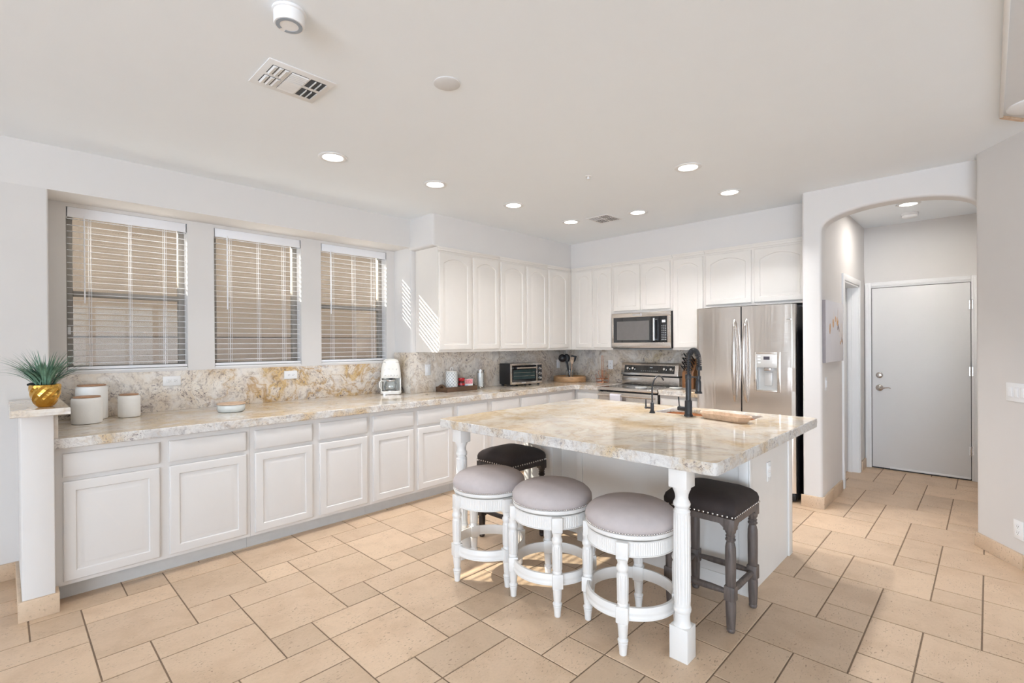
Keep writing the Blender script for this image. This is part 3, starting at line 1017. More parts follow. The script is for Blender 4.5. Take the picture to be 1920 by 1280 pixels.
# upper cabinets
YU, XU = 3.949, 5.205
mapUL = lambda u, v, d: (u, YU - d, v)
mapUB = lambda u, v, d: (XU - d, u, v)
ZU0, ZU1 = 1.351, 2.410
def upper_left(label, x0, x1, doors, endpanel=False):
    t = thing('upper_cabinet', label, 'cabinet', ((x0 + x1) / 2, YU, ZU0), 0, 'cream upper cabinets')
    obj('carcass', G().box(x0 + .0006, x1 - .0006, YU, 4.335, ZU0, ZU1), M['upper'], t)
    ca = x0 - (.012 if endpanel else 0)
    cb = x1 - (.0006 if x1 < 5 else .021)
    obj('crown', G().box(ca, cb, YU - .012, YU - .0005, 2.372, 2.411, .003).box(ca, cb, YU - .020, YU - .0125, 2.392, 2.411, .002), M['upper'], t)
    for (a, b_) in doors:
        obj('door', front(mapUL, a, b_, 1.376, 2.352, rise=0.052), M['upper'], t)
upper_left('cream double-door upper cabinet at the window end, over the walnut tray', 3.024, 3.880, [(3.030, 3.456), (3.482, 3.866)], True)
upper_left('cream double-door upper cabinet over the toaster oven', 3.880, 4.716, [(3.894, 4.299), (4.330, 4.700)])
upper_left('cream corner upper cabinet with one door facing the island', 4.716, 5.204, [(4.735, 5.118)])
def upper_back(label, y0, y1, doors, z0):
    t = thing('upper_cabinet', label, 'cabinet', (XU, (y0 + y1) / 2, z0), 0, 'cream upper cabinets')
    obj('carcass', G().box(XU, 5.575, y0 + .0006, y1 - .0006, z0, ZU1), M['upper'], t)
    obj('crown', G().box(XU - .012, XU - .0005, y0 + .0006, y1 - .0006, 2.372, 2.411, .003).box(XU - .020, XU - .0125, y0 + .0006, y1 - .0006, 2.392, 2.411, .002), M['upper'], t)
    for (a, b_) in doors:
        obj('door', front(mapUB, a, b_, z0 + .025, 2.352, rise=0.052), M['upper'], t)
upper_back('cream upper cabinet with two narrow doors left of the microwave', 3.315, 3.9475, [(3.611, 3.862), (3.328, 3.582)], ZU0)
upper_back('short cream upper cabinet directly over the microwave', 2.536, 3.315, [(2.937, 3.290), (2.562, 2.908)], 1.792)
upper_back('tall single-door cream upper cabinet between microwave and refrigerator', 2.175, 2.536, [(2.190, 2.524)], ZU0)
upper_back('wide cream double-door cabinet above the refrigerator', 1.180, 2.175, [(1.702, 2.160), (1.215, 1.674)], 1.800)

# ------------------------------------------------------------------ countertops
def slab(poly, z0, z1, holes=(), rough=0.0028, step=0.02, rough_edges=None):
    """stone slab: polished top (slot 0), chiselled edge (slot 1)"""
    g = G()
    rnd = random.Random(3)
    def resample(pl):
        out = []
        n = len(pl)
        for i in range(n):
            a, b_ = Vector(pl[i]), Vector(pl[(i + 1) % n])
            m = max(1, int((b_ - a).length / step))
            for k in range(m):
                out.append((a.lerp(b_, k / m), i))
        return out
    b = bmesh.new()
    def wall(pl, inner):
        rs = resample(pl)
        n = len(rs)
        rows = []
        zs = [z1, z1 - .004, z1 - .016, (z0 + z1) / 2, z0 + .014, z0 + .003, z0]
        cxx = sum(p.x for p, _ in rs) / n
        for r, z in enumerate(zs):
            row = []
            for k, (p, ei) in enumerate(rs):
                tng = (rs[(k + 1) % n][0] - rs[k - 1][0]).normalized()
                nr = Vector((tng.y, -tng.x)) * (-1 if inner else 1)
                j = 0.0 if r in (0, 6) else rnd.uniform(-rough, rough)
                off = (-0.003 if r in (0, 6) else 0.0) + j
                if rough_edges is not None and ei not in rough_edges:
                    off = 0
                q = p + nr * off
                row.append(b.verts.new((q.x, q.y, z)))
            rows.append(row)
        for r in range(6):
            for k in range(n):
                k2 = (k + 1) % n
                f = b.faces.new((rows[r][k], rows[r][k2], rows[r + 1][k2], rows[r + 1][k]))
                f.material_index = 1
        return rows[0], rows[6]
    tops, bots = [], []
    T, B = wall(poly, False)
    tops.append(T)
    bots.append(B)
    for h in holes:
        T, B = wall(h, True)
        tops.append(T)
        bots.append(B)
    for lst in (tops, bots):
        es = []
        for L_ in lst:
            for k in range(len(L_)):
                e = b.edges.get((L_[k], L_[(k + 1) % len(L_)]))
                es.append(e)
        r = bmesh.ops.triangle_fill(b, use_beauty=True, use_dissolve=False, edges=es)
        for f in [x for x in r['geom'] if isinstance(x, bmesh.types.BMFace)]:
            f.material_index = 0
    bmesh.ops.recalc_face_normals(b, faces=b.faces)
    me = bpy.data.meshes.new('tmp')
    b.to_mesh(me)
    b.free()
    g.bm.from_mesh(me)
    bpy.data.meshes.remove(me)
    return g
def arcpts(cx, cy, r, a0, a1, n=6):
    return [(cx + r * math.cos(a0 + (a1 - a0) * k / n), cy + r * math.sin(a0 + (a1 - a0) * k / n)) for k in range(n + 1)]
ZC0, ZC1 = 0.868, 0.924
inner = arcpts(4.86, 3.606, 0.07, PI / 2, 0, 5)
poly = [(0.1915, 3.676)] + inner + [(4.93, 3.352), (5.575, 3.352), (5.575, 4.335), (2.966, 4.335), (2.966, 4.645), (0.2125, 4.645), (0.2125, 4.335), (0.1915, 4.335)]
tag(obj('countertop', slab(poly, ZC0, ZC1, rough_edges=set(range(0, 8))), [M['gr_ctr'], M['gr_edge']], sharp=30),
    'long L-shaped granite countertop along the window wall and corner', 'countertop')
tag(obj('countertop', slab([(4.93, 2.132), (5.575, 2.132), (5.575, 2.574), (4.93, 2.574)], ZC0, ZC1, rough_edges={3, 0}), [M['gr_ctr'], M['gr_edge']], sharp=30),
    'short granite countertop between the range and the refrigerator', 'countertop')

# backsplashes
tag(obj('backsplash', G().box(0.2125, 2.966, 4.632, 4.6495, ZC1 + .0005, 1.236, 0.001), M['gr_bs']), 'cream and gold granite backsplash below the three blinds', 'backsplash')
g = G()
g.prism([(2.9485, 4.6315), (2.9485, 4.3205), (5.56, 4.3205), (5.56, 4.3375), (2.9675, 4.3375), (2.9675, 4.6315)], ZC1 + .0005, 1.348, 'z', 0.001)
tag(obj('backsplash', g, M['gr_bsg']), 'grey veined granite backsplash beneath the left bank of upper cabinets', 'backsplash')
tag(obj('backsplash', G().box(5.5605, 5.5785, 2.134, 4.320, ZC1 + .0005, 1.348, 0.001), M['gr_bsg']), 'granite backsplash behind the range and copper stand', 'backsplash')
tag(obj('pony_wall_cladding', G().box(0.1912, 0.2110, 3.69, 4.335, ZC1 + .0005, 1.0675, 0.001), M['gr_ctr']), 'upright granite strip lining the pony wall at the counter end', 'backsplash')
tag(obj('ledge_cap', slab([(0.022, 3.545), (0.252, 3.545), (0.252, 4.335), (0.022, 4.335)], 1.069, 1.105, rough=0.0012, rough_edges={0, 1, 3}), [M['gr_isl'], M['gr_ctr']], sharp=30),
    'small granite ledge topping the pony wall, below the potted grass', 'ledge')

# ------------------------------------------------------------------ island
IX0, IX1, IY0, IY1 = 2.062, 3.757, 0.817, 2.700
isl = thing('kitchen_island', 'white kitchen island cabinet with turned corner posts', 'island', (3.2, 1.8, 0))
BX, BY0, BY1 = 2.907, 0.974, 2.675
g = G()
g.box(BX, 3.70, BY0, 2.155, 0, 0.8675)
g.box(BX + .10, 3.70, 2.155, 2.385, 0, 0.8675)
g.box(BX, 3.70, 2.385, BY1, 0, 0.8675)
obj('cabinet_body', g, M['white'], isl)
def molding(*bx):
    obj('panel_molding', G().box(*bx, 0.003), M['white'], isl)
for (a, b_) in ((BY0 - .004, BY0 + .050), (2.110, 2.157), (2.383, 2.408), (2.50, 2.535), (BY1 - .045, BY1 + .004)):
    molding(BX - .012, BX - .0005, a, b_, 0, 0.866)
molding(BX - .010, BX - .0005, BY0 + .0505, 2.1095, 0.0, 0.085)
molding(BX - .010, BX - .0005, 2.4085, 2.4995, 0.0, 0.085)
molding(3.640, 3.716, BY0 - .012, BY0 - .0005, 0, 0.866)
molding(BX - .012, BX + .030, BY0 - .012, BY0 - .0045, 0, 0.866)
def flute(n, depth, z0, z1):
    def f(a, z):
        if z0 < z < z1:
            c = 0.5 - 0.5 * math.cos(a * n)
            return 1 - depth * (c ** 0.6)
        return 1.0
    return f
def post(cx, cy):
    g = G()
    h = 0.043
    g.box(cx - h, cx + h, cy - h, cy + h, 0.776, 0.8675, 0.002)
    g.box(cx - h, cx + h, cy - h, cy + h, 0.0, 0.150, 0.002)
    prof = [(0.041, 0.150), (0.036, 0.160), (0.0335, 0.175), (0.033, 0.190), (0.0345, 0.205), (0.0345, 0.209), (0.0375, 0.212), (0.0395, 0.222), (0.0375, 0.234), (0.035, 0.237), (0.0355, 0.246)]
    prof2 = [(0.0355, 0.252), (0.0365, 0.256), (0.0372, 0.30), (0.0372, 0.60), (0.0365, 0.652), (0.036, 0.657)]
    prof3 = [(0.036, 0.661), (0.0375, 0.664), (0.034, 0.672), (0.0305, 0.676), (0.031, 0.684), (0.0365, 0.690), (0.0385, 0.700), (0.035, 0.710), (0.031, 0.716), (0.0285, 0.727), (0.030, 0.742), (0.0345, 0.756), (0.0395, 0.766), (0.041, 0.776)]
    g.lathe(prof + prof2 + prof3, 96, c=(cx, cy, 0), rmod=flute(18, 0.085, 0.2525, 0.6565))
    return g
obj('corner_post', post(2.143, 1.007), M['white'], isl)
obj('corner_post', post(2.143, 2.553), M['white'], isl)
# outlet on the island's end panel
mx = Matrix(((1, 0, 0, 3.255), (0, 0, -1, BY0), (0, 1, 0, 0.640), (0, 0, 0, 1)))
op = obj('outlet_cover', G().box(-.036, .036, -.058, .058, .0005, .006, .0025, 2, M=mx), M['plastic'], isl)
for e in (-1, 1):
    rc = G()
    rc.box(-.014, .014, e * .020 - .014, e * .020 + .014, .006, .0085, .003, 2, M=mx)
    obj('receptacle', rc, M['plastic'], op, world=True)
SX0, SX1, SY0, SY1 = 3.335, 3.640, 1.110, 1.780
def rrect(x0, x1, y0, y1, r, n=5):
    return arcpts(x0 + r, y0 + r, r, PI, 1.5 * PI, n) + arcpts(x1 - r, y0 + r, r, 1.5 * PI, 2 * PI, n) + arcpts(x1 - r, y1 - r, r, 0, PI / 2, n) + arcpts(x0 + r, y1 - r, r, PI / 2, PI, n)
sink_hole = rrect(SX0, SX1, SY0, SY1, 0.045)
tag(obj('island_countertop', slab(rrect(IX0, IX1, IY0, IY1, 0.03, 4), ZC0, ZC1, [sink_hole]), [M['gr_isl'], M['gr_edge']], sharp=30),
    'large polished granite slab on the island with a sink cutout', 'countertop')
# copper sink hung under the slab
g = G()
o_ = rrect(SX0 + .0042, SX1 - .0042, SY0 + .0042, SY1 - .0042, 0.042)
i_ = rrect(SX0 + .0075, SX1 - .0075, SY0 + .0075, SY1 - .0075, 0.040)
b1 = rrect(SX0 + .020, SX1 - .020, SY0 + .020, SY1 - .020, 0.035)
R = lambda pl, z: [(x, y, z) for x, y in pl]
g.loops([R(o_, 0.700), R(o_, 0.8955), R(i_, 0.8965), R(i_, 0.74), R(b1, 0.708)])
sk = thing('sink', 'hammered copper sink set into the island countertop', 'sink', (3.49, 1.445, 0.70))
obj('basin', g, M['copper'], sk)
obj('drain', G().lathe([(0.045, 0.7085), (0.045, 0.7105), (0.03, 0.7115), (0.01, 0.7105)], 24, c=(3.50, 1.44, 0)), M['nickel'], sk)

# ------------------------------------------------------------------ stools
def white_stool():
    t = thing('swivel_stool', 'round grey swivel stool with white legs, touching the front island post', 'stool', (0, 0, 0), 0, 'grey swivel stools')
    W = M['white']
    # cushion
    pr = [(0.214, 0.550), (0.222, 0.558), (0.2255, 0.572), (0.2235, 0.588), (0.214, 0.604), (0.196, 0.620), (0.165, 0.635), (0.12, 0.646), (0.06, 0.652), (0.008, 0.6535)]
    c_ = obj('seat_cushion', G().lathe(pr, 64), M['greyfab'], t, world=False, sharp=80)
    n = G()
    for k in range(104):
        a = 2 * PI * k / 104
        n.ball((0.2215 * math.cos(a), 0.2215 * math.sin(a), 0.5545), 0.0052, 6)
    obj('nailhead_trim', n, M['nail'], c_, world=False, sharp=80)
    obj('swivel_plate', G().lathe([(0.19, 0.522), (0.210, 0.524), (0.222, 0.530), (0.2245, 0.538), (0.2225, 0.547), (0.216, 0.551)], 64).lathe([(0.12, 0.508), (0.12, 0.523)], 32), W, t, world=False)
    ap = G()
    def fl(a, z):
        w = (a % (PI / 2))
        return 1.0
    nseg = 240
    def arm(a, z):
        if 0.452 < z < 0.512:
            return 1 - 0.012 * (0.5 - 0.5 * math.cos(a * 120))
        return 1.0
    ap.lathe([(0.190, 0.448), (0.212, 0.446), (0.216, 0.4485), (0.216, 0.4515), (0.2125, 0.4535), (0.2125, 0.5105), (0.216, 0.5125), (0.216, 0.516), (0.212, 0.519), (0.15, 0.519)], nseg, rmod=arm, cap=False)
    obj('apron', ap, W, t, world=False, sharp=25)
    # foot ring
    fr = G()
    rp = [(0.207, 0.160), (0.222, 0.160), (0.2255, 0.163), (0.2255, 0.172), (0.222, 0.176), (0.2215, 0.184), (0.2235, 0.190), (0.2235, 0.198), (0.221, 0.203), (0.221, 0.212), (0.2185, 0.219), (0.207, 0.220), (0.207, 0.160)]
    fr.lathe(rp, 96, cap=False)
    obj('foot_ring', fr, W, t, world=False)
    for k in range(4):
        a = PI / 4 + k * PI / 2
        cx, cy = 0.222 * math.cos(a), 0.222 * math.sin(a)
        g = G()
        Mx = Matrix.Translation((cx, cy, 0)) @ Matrix.Rotation(a, 4, 'Z')
        lo = [(0.0135, 0.0), (0.0165, 0.003), (0.0185, 0.03), (0.0215, 0.052), (0.0225, 0.056), (0.0195, 0.060), (0.0245, 0.066), (0.0245, 0.071), (0.0195, 0.077), (0.018, 0.080), (0.0205, 0.086), (0.0245, 0.140), (0.0255, 0.146), (0.022, 0.150), (0.022, 0.156)]
        g.lathe(lo, 72, rmod=flute(12, 0.17, 0.0865, 0.139), M=Mx)
        g.box(-.026, .026, -.028, .028, 0.153, 0.228, 0.003, M=Mx)
        up = [(0.022, 0.226), (0.0245, 0.232), (0.0245, 0.238), (0.0225, 0.242), (0.0265, 0.250), (0.0275, 0.35), (0.0265, 0.372), (0.0225, 0.379), (0.0225, 0.384), (0.0265, 0.390), (0.0285, 0.400), (0.0265, 0.410), (0.023, 0.416), (0.0225, 0.424), (0.026, 0.438), (0.028, 0.444)]
        g.lathe(up, 72, rmod=flute(12, 0.17, 0.2505, 0.3715), M=Mx)
        g.box(-.024, .017, -.028, .028, 0.440, 0.5185, 0.003, M=Mx)
        g.box(.0165, .0185, -.019, .019, 0.455, 0.508, 0.001, M=Mx)
        g.box(.0255, .0275, -.018, .018, 0.163, 0.218, 0.001, M=Mx)
        obj('leg', g, W, t, world=False)
    return t
st = white_stool()
def rotfor(p, q):
    """rotation so that a leg diagonal matches measured corner q seen from centre p"""
    return math.atan2(q[1] - p[1], q[0] - p[0]) - PI / 4
c3 = (2.178, 1.290)
st.location = (c3[0], c3[1], 0)
st.rotation_euler = (0, 0, rotfor(c3, (2.103, 1.489)) + 0)
c2 = (2.167, 1.790)
dup(st, (c2[0], c2[1], 0), rotfor(c2, (1.991, 1.607)), 'round grey swivel stool with white legs, middle of the three grey stools')
c1 = (2.118, 2.258)
dup(st, (c1[0], c1[1], 0), rotfor(c1, (2.060, 2.047)) , 'round grey swivel stool with white legs, in front of the left island post')

def saddle_stool(label, wd):
    t = thing('saddle_stool', label, 'stool', (0, 0, 0), 0, 'dark square stools')
    # cushion: rounded square dome
    rings = []
    def sq(h, r, z, n=6, bulge=0.0):
        pl = rrect(-h, h, -h, h, r, n)
        return [(x, y, z) for x, y in pl]
    for h, r, z in ((0.180, 0.03, 0.563), (0.186, 0.032, 0.568), (0.190, 0.034, 0.585), (0.191, 0.036, 0.602), (0.186, 0.042, 0.622), (0.170, 0.05, 0.640), (0.140, 0.055, 0.655), (0.095, 0.05, 0.665), (0.045, 0.03, 0.670), (0.012, 0.01, 0.671)):
        rings.append(sq(h, r, z))
    c_ = obj('seat_cushion', G().loops(rings), M['blackfab'], t, world=False, sharp=80)
    n = G()
    hh = 0.1885
    m = 16
    for k in range(m):
        s = -hh + .012 + (2 * hh - .024) * k / (m - 1)
        for p in ((s, -hh, 0), (s, hh, 0), (-hh, s, 0), (hh, s, 0)):
            ok = ((p[0], p[1], 0.5745))
            ax = 0 if abs(p[0]) > abs(p[1]) else 1
            sc = (0.5, 1, 1) if ax == 0 else (1, 0.5, 1)
            n.ball(ok, 0.0062, 8, sc)
    obj('nailhead_trim', n, M['nail'], c_, world=False, sharp=80)
    ap = G()
    e = 0.172
    for sgn in (-1, 1):
        for ax in (0, 1):
            pts = []
            K = 10
            low = []
            for k in range(K + 1):
                s = -1 + 2 * k / K
                low.append((s * 0.14, 0.512 + (0.022 if abs(s) < .85 else 0.0)))
            pl = low + [(0.14, 0.564), (-0.14, 0.564)]
            if ax == 0:
                ap.prism(pl, sgn * e - .011, sgn * e + .011, 'y')
            else:
                ap.prism(pl, sgn * e - .011, sgn * e + .011, 'x')
    obj('apron', ap, wd, t, world=False)
    L_ = 0.158
    for sx in (-1, 1):
        for sy in (-1, 1):
            g = G()
            cx, cy = sx * L_, sy * L_
            g.box(cx - .0265, cx + .0265, cy - .0265, cy + .0265, 0.505, 0.5635, 0.003)
            g.lathe([(0.018, 0.450), (0.024, 0.455), (0.0245, 0.461), (0.0205, 0.465), (0.0185, 0.468), (0.0225, 0.472), (0.023, 0.477), (0.019, 0.481), (0.0195, 0.486), (0.0245, 0.494), (0.0262, 0.506)], 28, c=(cx, cy, 0))
            g.lathe([(0.0195, 0.226), (0.024, 0.232), (0.025, 0.30), (0.0255, 0.38), (0.0245, 0.42), (0.021, 0.438), (0.0178, 0.448), (0.018, 0.452)], 28, c=(cx, cy, 0))
            g.box(cx - .026, cx + .026, cy - .026, cy + .026, 0.158, 0.232, 0.005)
            g.lathe([(0.013, 0.0), (0.017, 0.002), (0.0205, 0.010), (0.0205, 0.016), (0.0185, 0.020), (0.020, 0.024), (0.0235, 0.09), (0.0248, 0.14), (0.0235, 0.160)], 28, c=(cx, cy, 0))
            obj('leg', g, wd, t, world=False)
    for ax in (0, 1):
        for s in (-1, 1):
            z = 0.195
            if ax == 0:
                p = [(-.135, s * L_, z), (-.06, s * L_, z), (.06, s * L_, z), (.135, s * L_, z)]
            else:
                p = [(s * L_, -.135, z), (s * L_, -.06, z), (s * L_, .06, z), (s * L_, .135, z)]
            obj('stretcher', G().tube(p, [.0125, .0165, .0165, .0125], 14), wd, t, world=False)
    return t
s1 = saddle_stool('square dark fabric stool with grey-brown legs, right of the front corner post', M['darkwood'])
s1.location = (2.648, 1.078, 0)
s2 = saddle_stool('square near-black stool with dark legs, behind the leftmost grey stool', M['espresso'])
s2.location = (2.632, 2.560, 0)

# ------------------------------------------------------------------ refrigerator
def fridge():
    t = thing('refrigerator', 'stainless french-door refrigerator beside the arched opening', 'refrigerator', (5.2, 1.68, 0))
    y0, y1 = 1.233, 2.123
    ym = 1.680
    obj('cabinet_body', G().box(4.938, 5.55, y0 + .004, y1 - .004, 0.02, 1.755, 0.004), M['black'], t)
    obj('kick_grille', G().box(4.905, 4.9375, y0 + .01, y1 - .01, 0.012, 0.072, 0.003), M['black'], t)
    def xf(y):
        s = (y - (y0 + y1) / 2) / ((y1 - y0) / 2)
        return 4.845 + 0.020 * s * s + 0.020 * max(0.0, abs(s) - 0.93) / 0.07 * max(0.0, abs(s) - 0.93) / 0.07
    def panel(g, a, b_, z0, z1, n=16):
        pl = [(xf(a + (b_ - a) * k / n), a + (b_ - a) * k / n) for k in range(n + 1)] + [(4.932, b_), (4.932, a)]
        g.prism(pl, z0, z1, 'z')
    L = G()
    panel(L, ym + .006, y1, 0.722, 1.770)
    ld = obj('left_door', L, M['steelw'], t, sharp=30)
    n0, n1, nz0, nz1 = 1.372, 1.548, 0.990, 1.200
    r = G()
    panel(r, y0, ym - .006, 0.722, nz0)
    panel(r, y0, ym - .006, nz1, 1.770)
    panel(r, y0, n0, nz0, nz1, 6)
    panel(r, n1, ym - .006, nz0, nz1, 6)
    rd = obj('right_door', r, M['steelw'], t, sharp=30)
    d = G()
    panel(d, y0, y1, 0.085, 0.708, 24)
    dw = obj('freezer_drawer', d, M['steelw'], t, sharp=30)
    obj('door_gasket', G().box(4.875, 4.937, ym - .0055, ym + .0055, .725, 1.765).box(4.875, 4.937, y0 + .006, y1 - .006, .709, .7215), M['gasket'], t)
    for par, yy, s in ((ld, ym + .060, 1), (rd, ym - .048, -1)):
        h = G()
        pts, rad = [], []
        for k in range(21):
            f = k / 20
            z = 0.868 + (1.645 - 0.868) * f
            bow = math.sin(PI * f) ** 0.5
            pts.append((xf(yy) - 0.004 - 0.050 * bow, yy - s * 0.010 * bow, z))
            rad.append(0.007 + 0.0165 * math.sin(PI * f) ** 0.6)
        h.tube(pts, rad, 16)
        obj('handle', h, M['nickel'], par, sharp=60)
    h = G().tube([(4.868, 1.36, .655), (4.802, 1.40, .655), (4.790, 1.68, .655), (4.802, 1.96, .655), (4.868, 2.00, .655)], .014, 12)
    obj('handle', h, M['steel'], dw, sharp=60)
    # dispenser
    xs = xf(1.46)
    f = G()
    for (a, b_, z0, z1) in ((1.349, 1.372, .975, 1.340), (1.548, 1.571, .975, 1.340), (1.372, 1.548, .975, .992), (1.372, 1.548, 1.322, 1.340)):
        f.box(xs - .006, xs + .012, a, b_, z0, z1, .003)
    dp = obj('dispenser_frame', f, M['steelh'], rd)
    obj('control_panel', G().box(xs - .005, xs + .002, 1.372, 1.548, 1.198, 1.322, .001), M['silver'], rd, label='silver control panel')
    obj('display', G().box(xs - .0062, xs - .0045, 1.434, 1.486, 1.270, 1.300), M['lcd'], rd)
    for zz in (1.303, 1.276, 1.247):
        for ya in (1.512, 1.386):
            obj('button', G().box(xs - .0062, xs - .0045, ya, ya + .024, zz - .009, zz + .005), M['plastic'], rd)
    nb = G()
    nb.box(4.905, 4.925, n0 - .002, n1 + .002, nz0, nz1)
    nb.box(xs + .004, 4.92, n0 - .003, n0 + .001, nz0, nz1).box(xs + .004, 4.92, n1 - .001, n1 + .003, nz0, nz1)
    nb.box(xs - .001, 4.92, n0, n1, nz0 - .004, nz0 + .006)
    obj('niche', nb, M['silver'], rd)
    obj('nozzle', G().box(4.862, 4.90, 1.432, 1.488, 1.168, 1.199, .004), M['nickel'], rd)
    obj('paddle', G().box(4.893, 4.903, 1.428, 1.492, 1.03, 1.155, .004), M['silver'], rd)
    bx = xf(1.262)
    obj('badge', G().box(bx - .003, bx + .004, 1.256, 1.306, 1.628, 1.640, .001), M['chrome'], rd)
fridge()

# ------------------------------------------------------------------ microwave
def microwave():
    t = thing('microwave', 'stainless microwave mounted above the range', 'microwave', (5.3, 2.92, 1.363))
    y0, y1, z0, z1, x = 2.540, 3.297, 1.363, 1.787, 5.152
    obj('case', G().box(x + .022, 5.574, y0 + .003, y1 - .003, z0 + .004, z1, .003), M['black'], t)
    f = G()
    f.box(x, x + .021, y0, y1, 1.735, z1, .002)
    f.box(x, x + .021, y0, y1, z0 + .012, 1.438, .002)
    f.box(x, x + .021, 3.272, y1, 1.438, 1.735, .001)
    f.box(x, x + .021, y0, 2.578, 1.438, 1.735, .001)
    obj('front_frame', f, M['steelh'], t)
    obj('door_glass', G().box(x + .002, x + .0215, 2.668, 3.272, 1.4382, 1.7348, .0), M['blackglass'], t)
    ins = G().box(x + .0012, x + .0022, 2.80, 3.225, 1.468, 1.690)
    obj('window_screen', ins, plain('grey_screen', (0.13, 0.12, 0.115), 0.12, var=.05, coat=.4), t)
    cp = obj('control_panel', G().box(x + .002, x + .0215, 2.578, 2.6655, 1.4382, 1.7348), M['blackglass'], t)
    obj('display', G().box(x + .0012, x + .0022, 2.600, 2.642, 1.662, 1.692), M['greypanel'], t)
    k = G()
    for r in range(9):
        for c_ in range(3):
            k.box(x + .0014, x + .0022, 2.592 + c_ * .022, 2.602 + c_ * .022, 1.465 + r * .020, 1.472 + r * .020)
    obj('keypad_print', k, M['greypanel'], t)
    h = G().tube([(x - .034, 2.722, 1.460), (x - .036, 2.722, 1.50), (x - .036, 2.722, 1.675), (x - .034, 2.722, 1.712)], .0125, 16)
    for z in (1.472, 1.700):
        h.tube([(x + .003, 2.722, z), (x - .034, 2.722, z)], .009, 10)
    obj('handle', h, M['chrome'], t)
    obj('badge', G().box(x - .0012, x + .001, 2.915, 3.010, 1.752, 1.768), M['silver'], t)
    obj('sticker', G().box(x - .0012, x + .001, 2.895, 2.908, 1.748, 1.778), M['towel'], t)
microwave()

# ------------------------------------------------------------------ range
def kitchen_range():
    t = thing('range', 'stainless electric range between the two back counters', 'range', (5.2, 2.96, 0))
    y0, y1 = 2.581, 3.344
    obj('body', G().box(4.962, 5.54, y0 + .002, y1 - .002, 0.03, 0.890), M['black'], t)
    c_ = G()
    c_.box(4.905, 4.945, y0, y1, 0.884, 0.9195, 0.008, 3)
    c_.box(4.946, 5.44, y0, y0 + .018, 0.891, 0.9195).box(4.946, 5.44, y1 - .018, y1, 0.891, 0.9195)
    obj('cooktop_trim', c_, M['steelh'], t)
    gl = obj('cooktop_glass', G().box(4.946, 5.44, y0 + .0185, y1 - .0185, 0.891, 0.918), M['blackglass'], t)
    bn = G()
    for (x, y, r) in ((5.09, 2.77, .10), (5.09, 3.15, .09), (5.31, 2.76, .075), (5.31, 3.15, .10)):
        bn.lathe([(r, .9182), (r, .9186), (r - .003, .9186), (r - .003, .9182)], 40, c=(x, y, 0), cap=False)
    obj('burner_ring', bn, M['silver'], gl)
    # oven door and drawer
    dr = obj('oven_door', G().box(4.925, 4.9615, y0 + .004, y1 - .004, 0.270, 0.866, .004), M['steelh'], t)
    obj('door_window', G().box(4.9235, 4.9255, y0 + .10, y1 - .10, 0.42, 0.765), M['blackglass'], dr)
    h = G().tube([(4.878, y0 + .03, .832), (4.876, 2.96, .832), (4.878, y1 - .03, .832)], .0115, 14)
    for y in (y0 + .05, y1 - .05):
        h.tube([(4.926, y, .832), (4.878, y, .832)], .010, 10)
    obj('handle', h, M['steelh'], dr)
    obj('dark_gap', G().box(4.9605, 4.963, y0 + .01, y1 - .01, .868, .882), M['slot'], t)
    obj('storage_drawer', G().box(4.925, 4.9615, y0 + .004, y1 - .004, 0.06, 0.262, .004), M['steelh'], t)
    # backguard
    b = G()
    b.prism([(5.418, 1.040), (5.455, 1.190), (5.545, 1.190), (5.545, 1.040)], y0 + .004, y1 - .004, 'y', .004)
    bg = obj('backguard', b, M['steelh'], t)
    lw = G().box(5.452, 5.545, y0 + .004, y1 - .004, 0.9195, 1.022, .002)
    obj('lower_backguard', lw, M['steelh'], t)
    obj('dark_gap', G().box(5.47, 5.545, y0 + .006, y1 - .006, 1.022, 1.040), M['slot'], t)  # black strip painted in as the shadow line between the backguard parts
    # tilted console frame: u along -y, v up the slope
    v = Vector((0.037, 0, 0.150)).normalized()
    u = Vector((0, -1, 0))
    n = u.cross(v)
    def mx(y, s):
        o = Vector((5.418, 0, 1.040)) + v * s
        return Matrix(((u.x, v.x, n.x, o.x), (u.y, v.y, n.y, y), (u.z, v.z, n.z, o.z), (0, 0, 0, 1)))
    obj('control_glass', G().box(-.332, .332, .028, .122, .0005, .003, M=mx(2.962, 0)), M['blackglass'], bg)
    lg = G()
    for k in range(9):
        lg.box(-.10 + k * .026, -.088 + k * .026, .052, .056, .003, .0034, M=mx(2.962, 0))
    lg.box(.015, .05, .092, .100, .003, .0034, M=mx(2.962, 0))
    obj('touch_legend', lg, M['greypanel'], bg)
    for y in (3.235, 3.165, 2.750, 2.665):
        kn = G().lathe([(0.021, .003), (0.021, .006), (0.018, .008), (0.0165, .028), (0.014, .031), (0.004, .0315)], 24, M=mx(y, .078))
        obj('knob', kn, M['chrome'], bg)
kitchen_range()
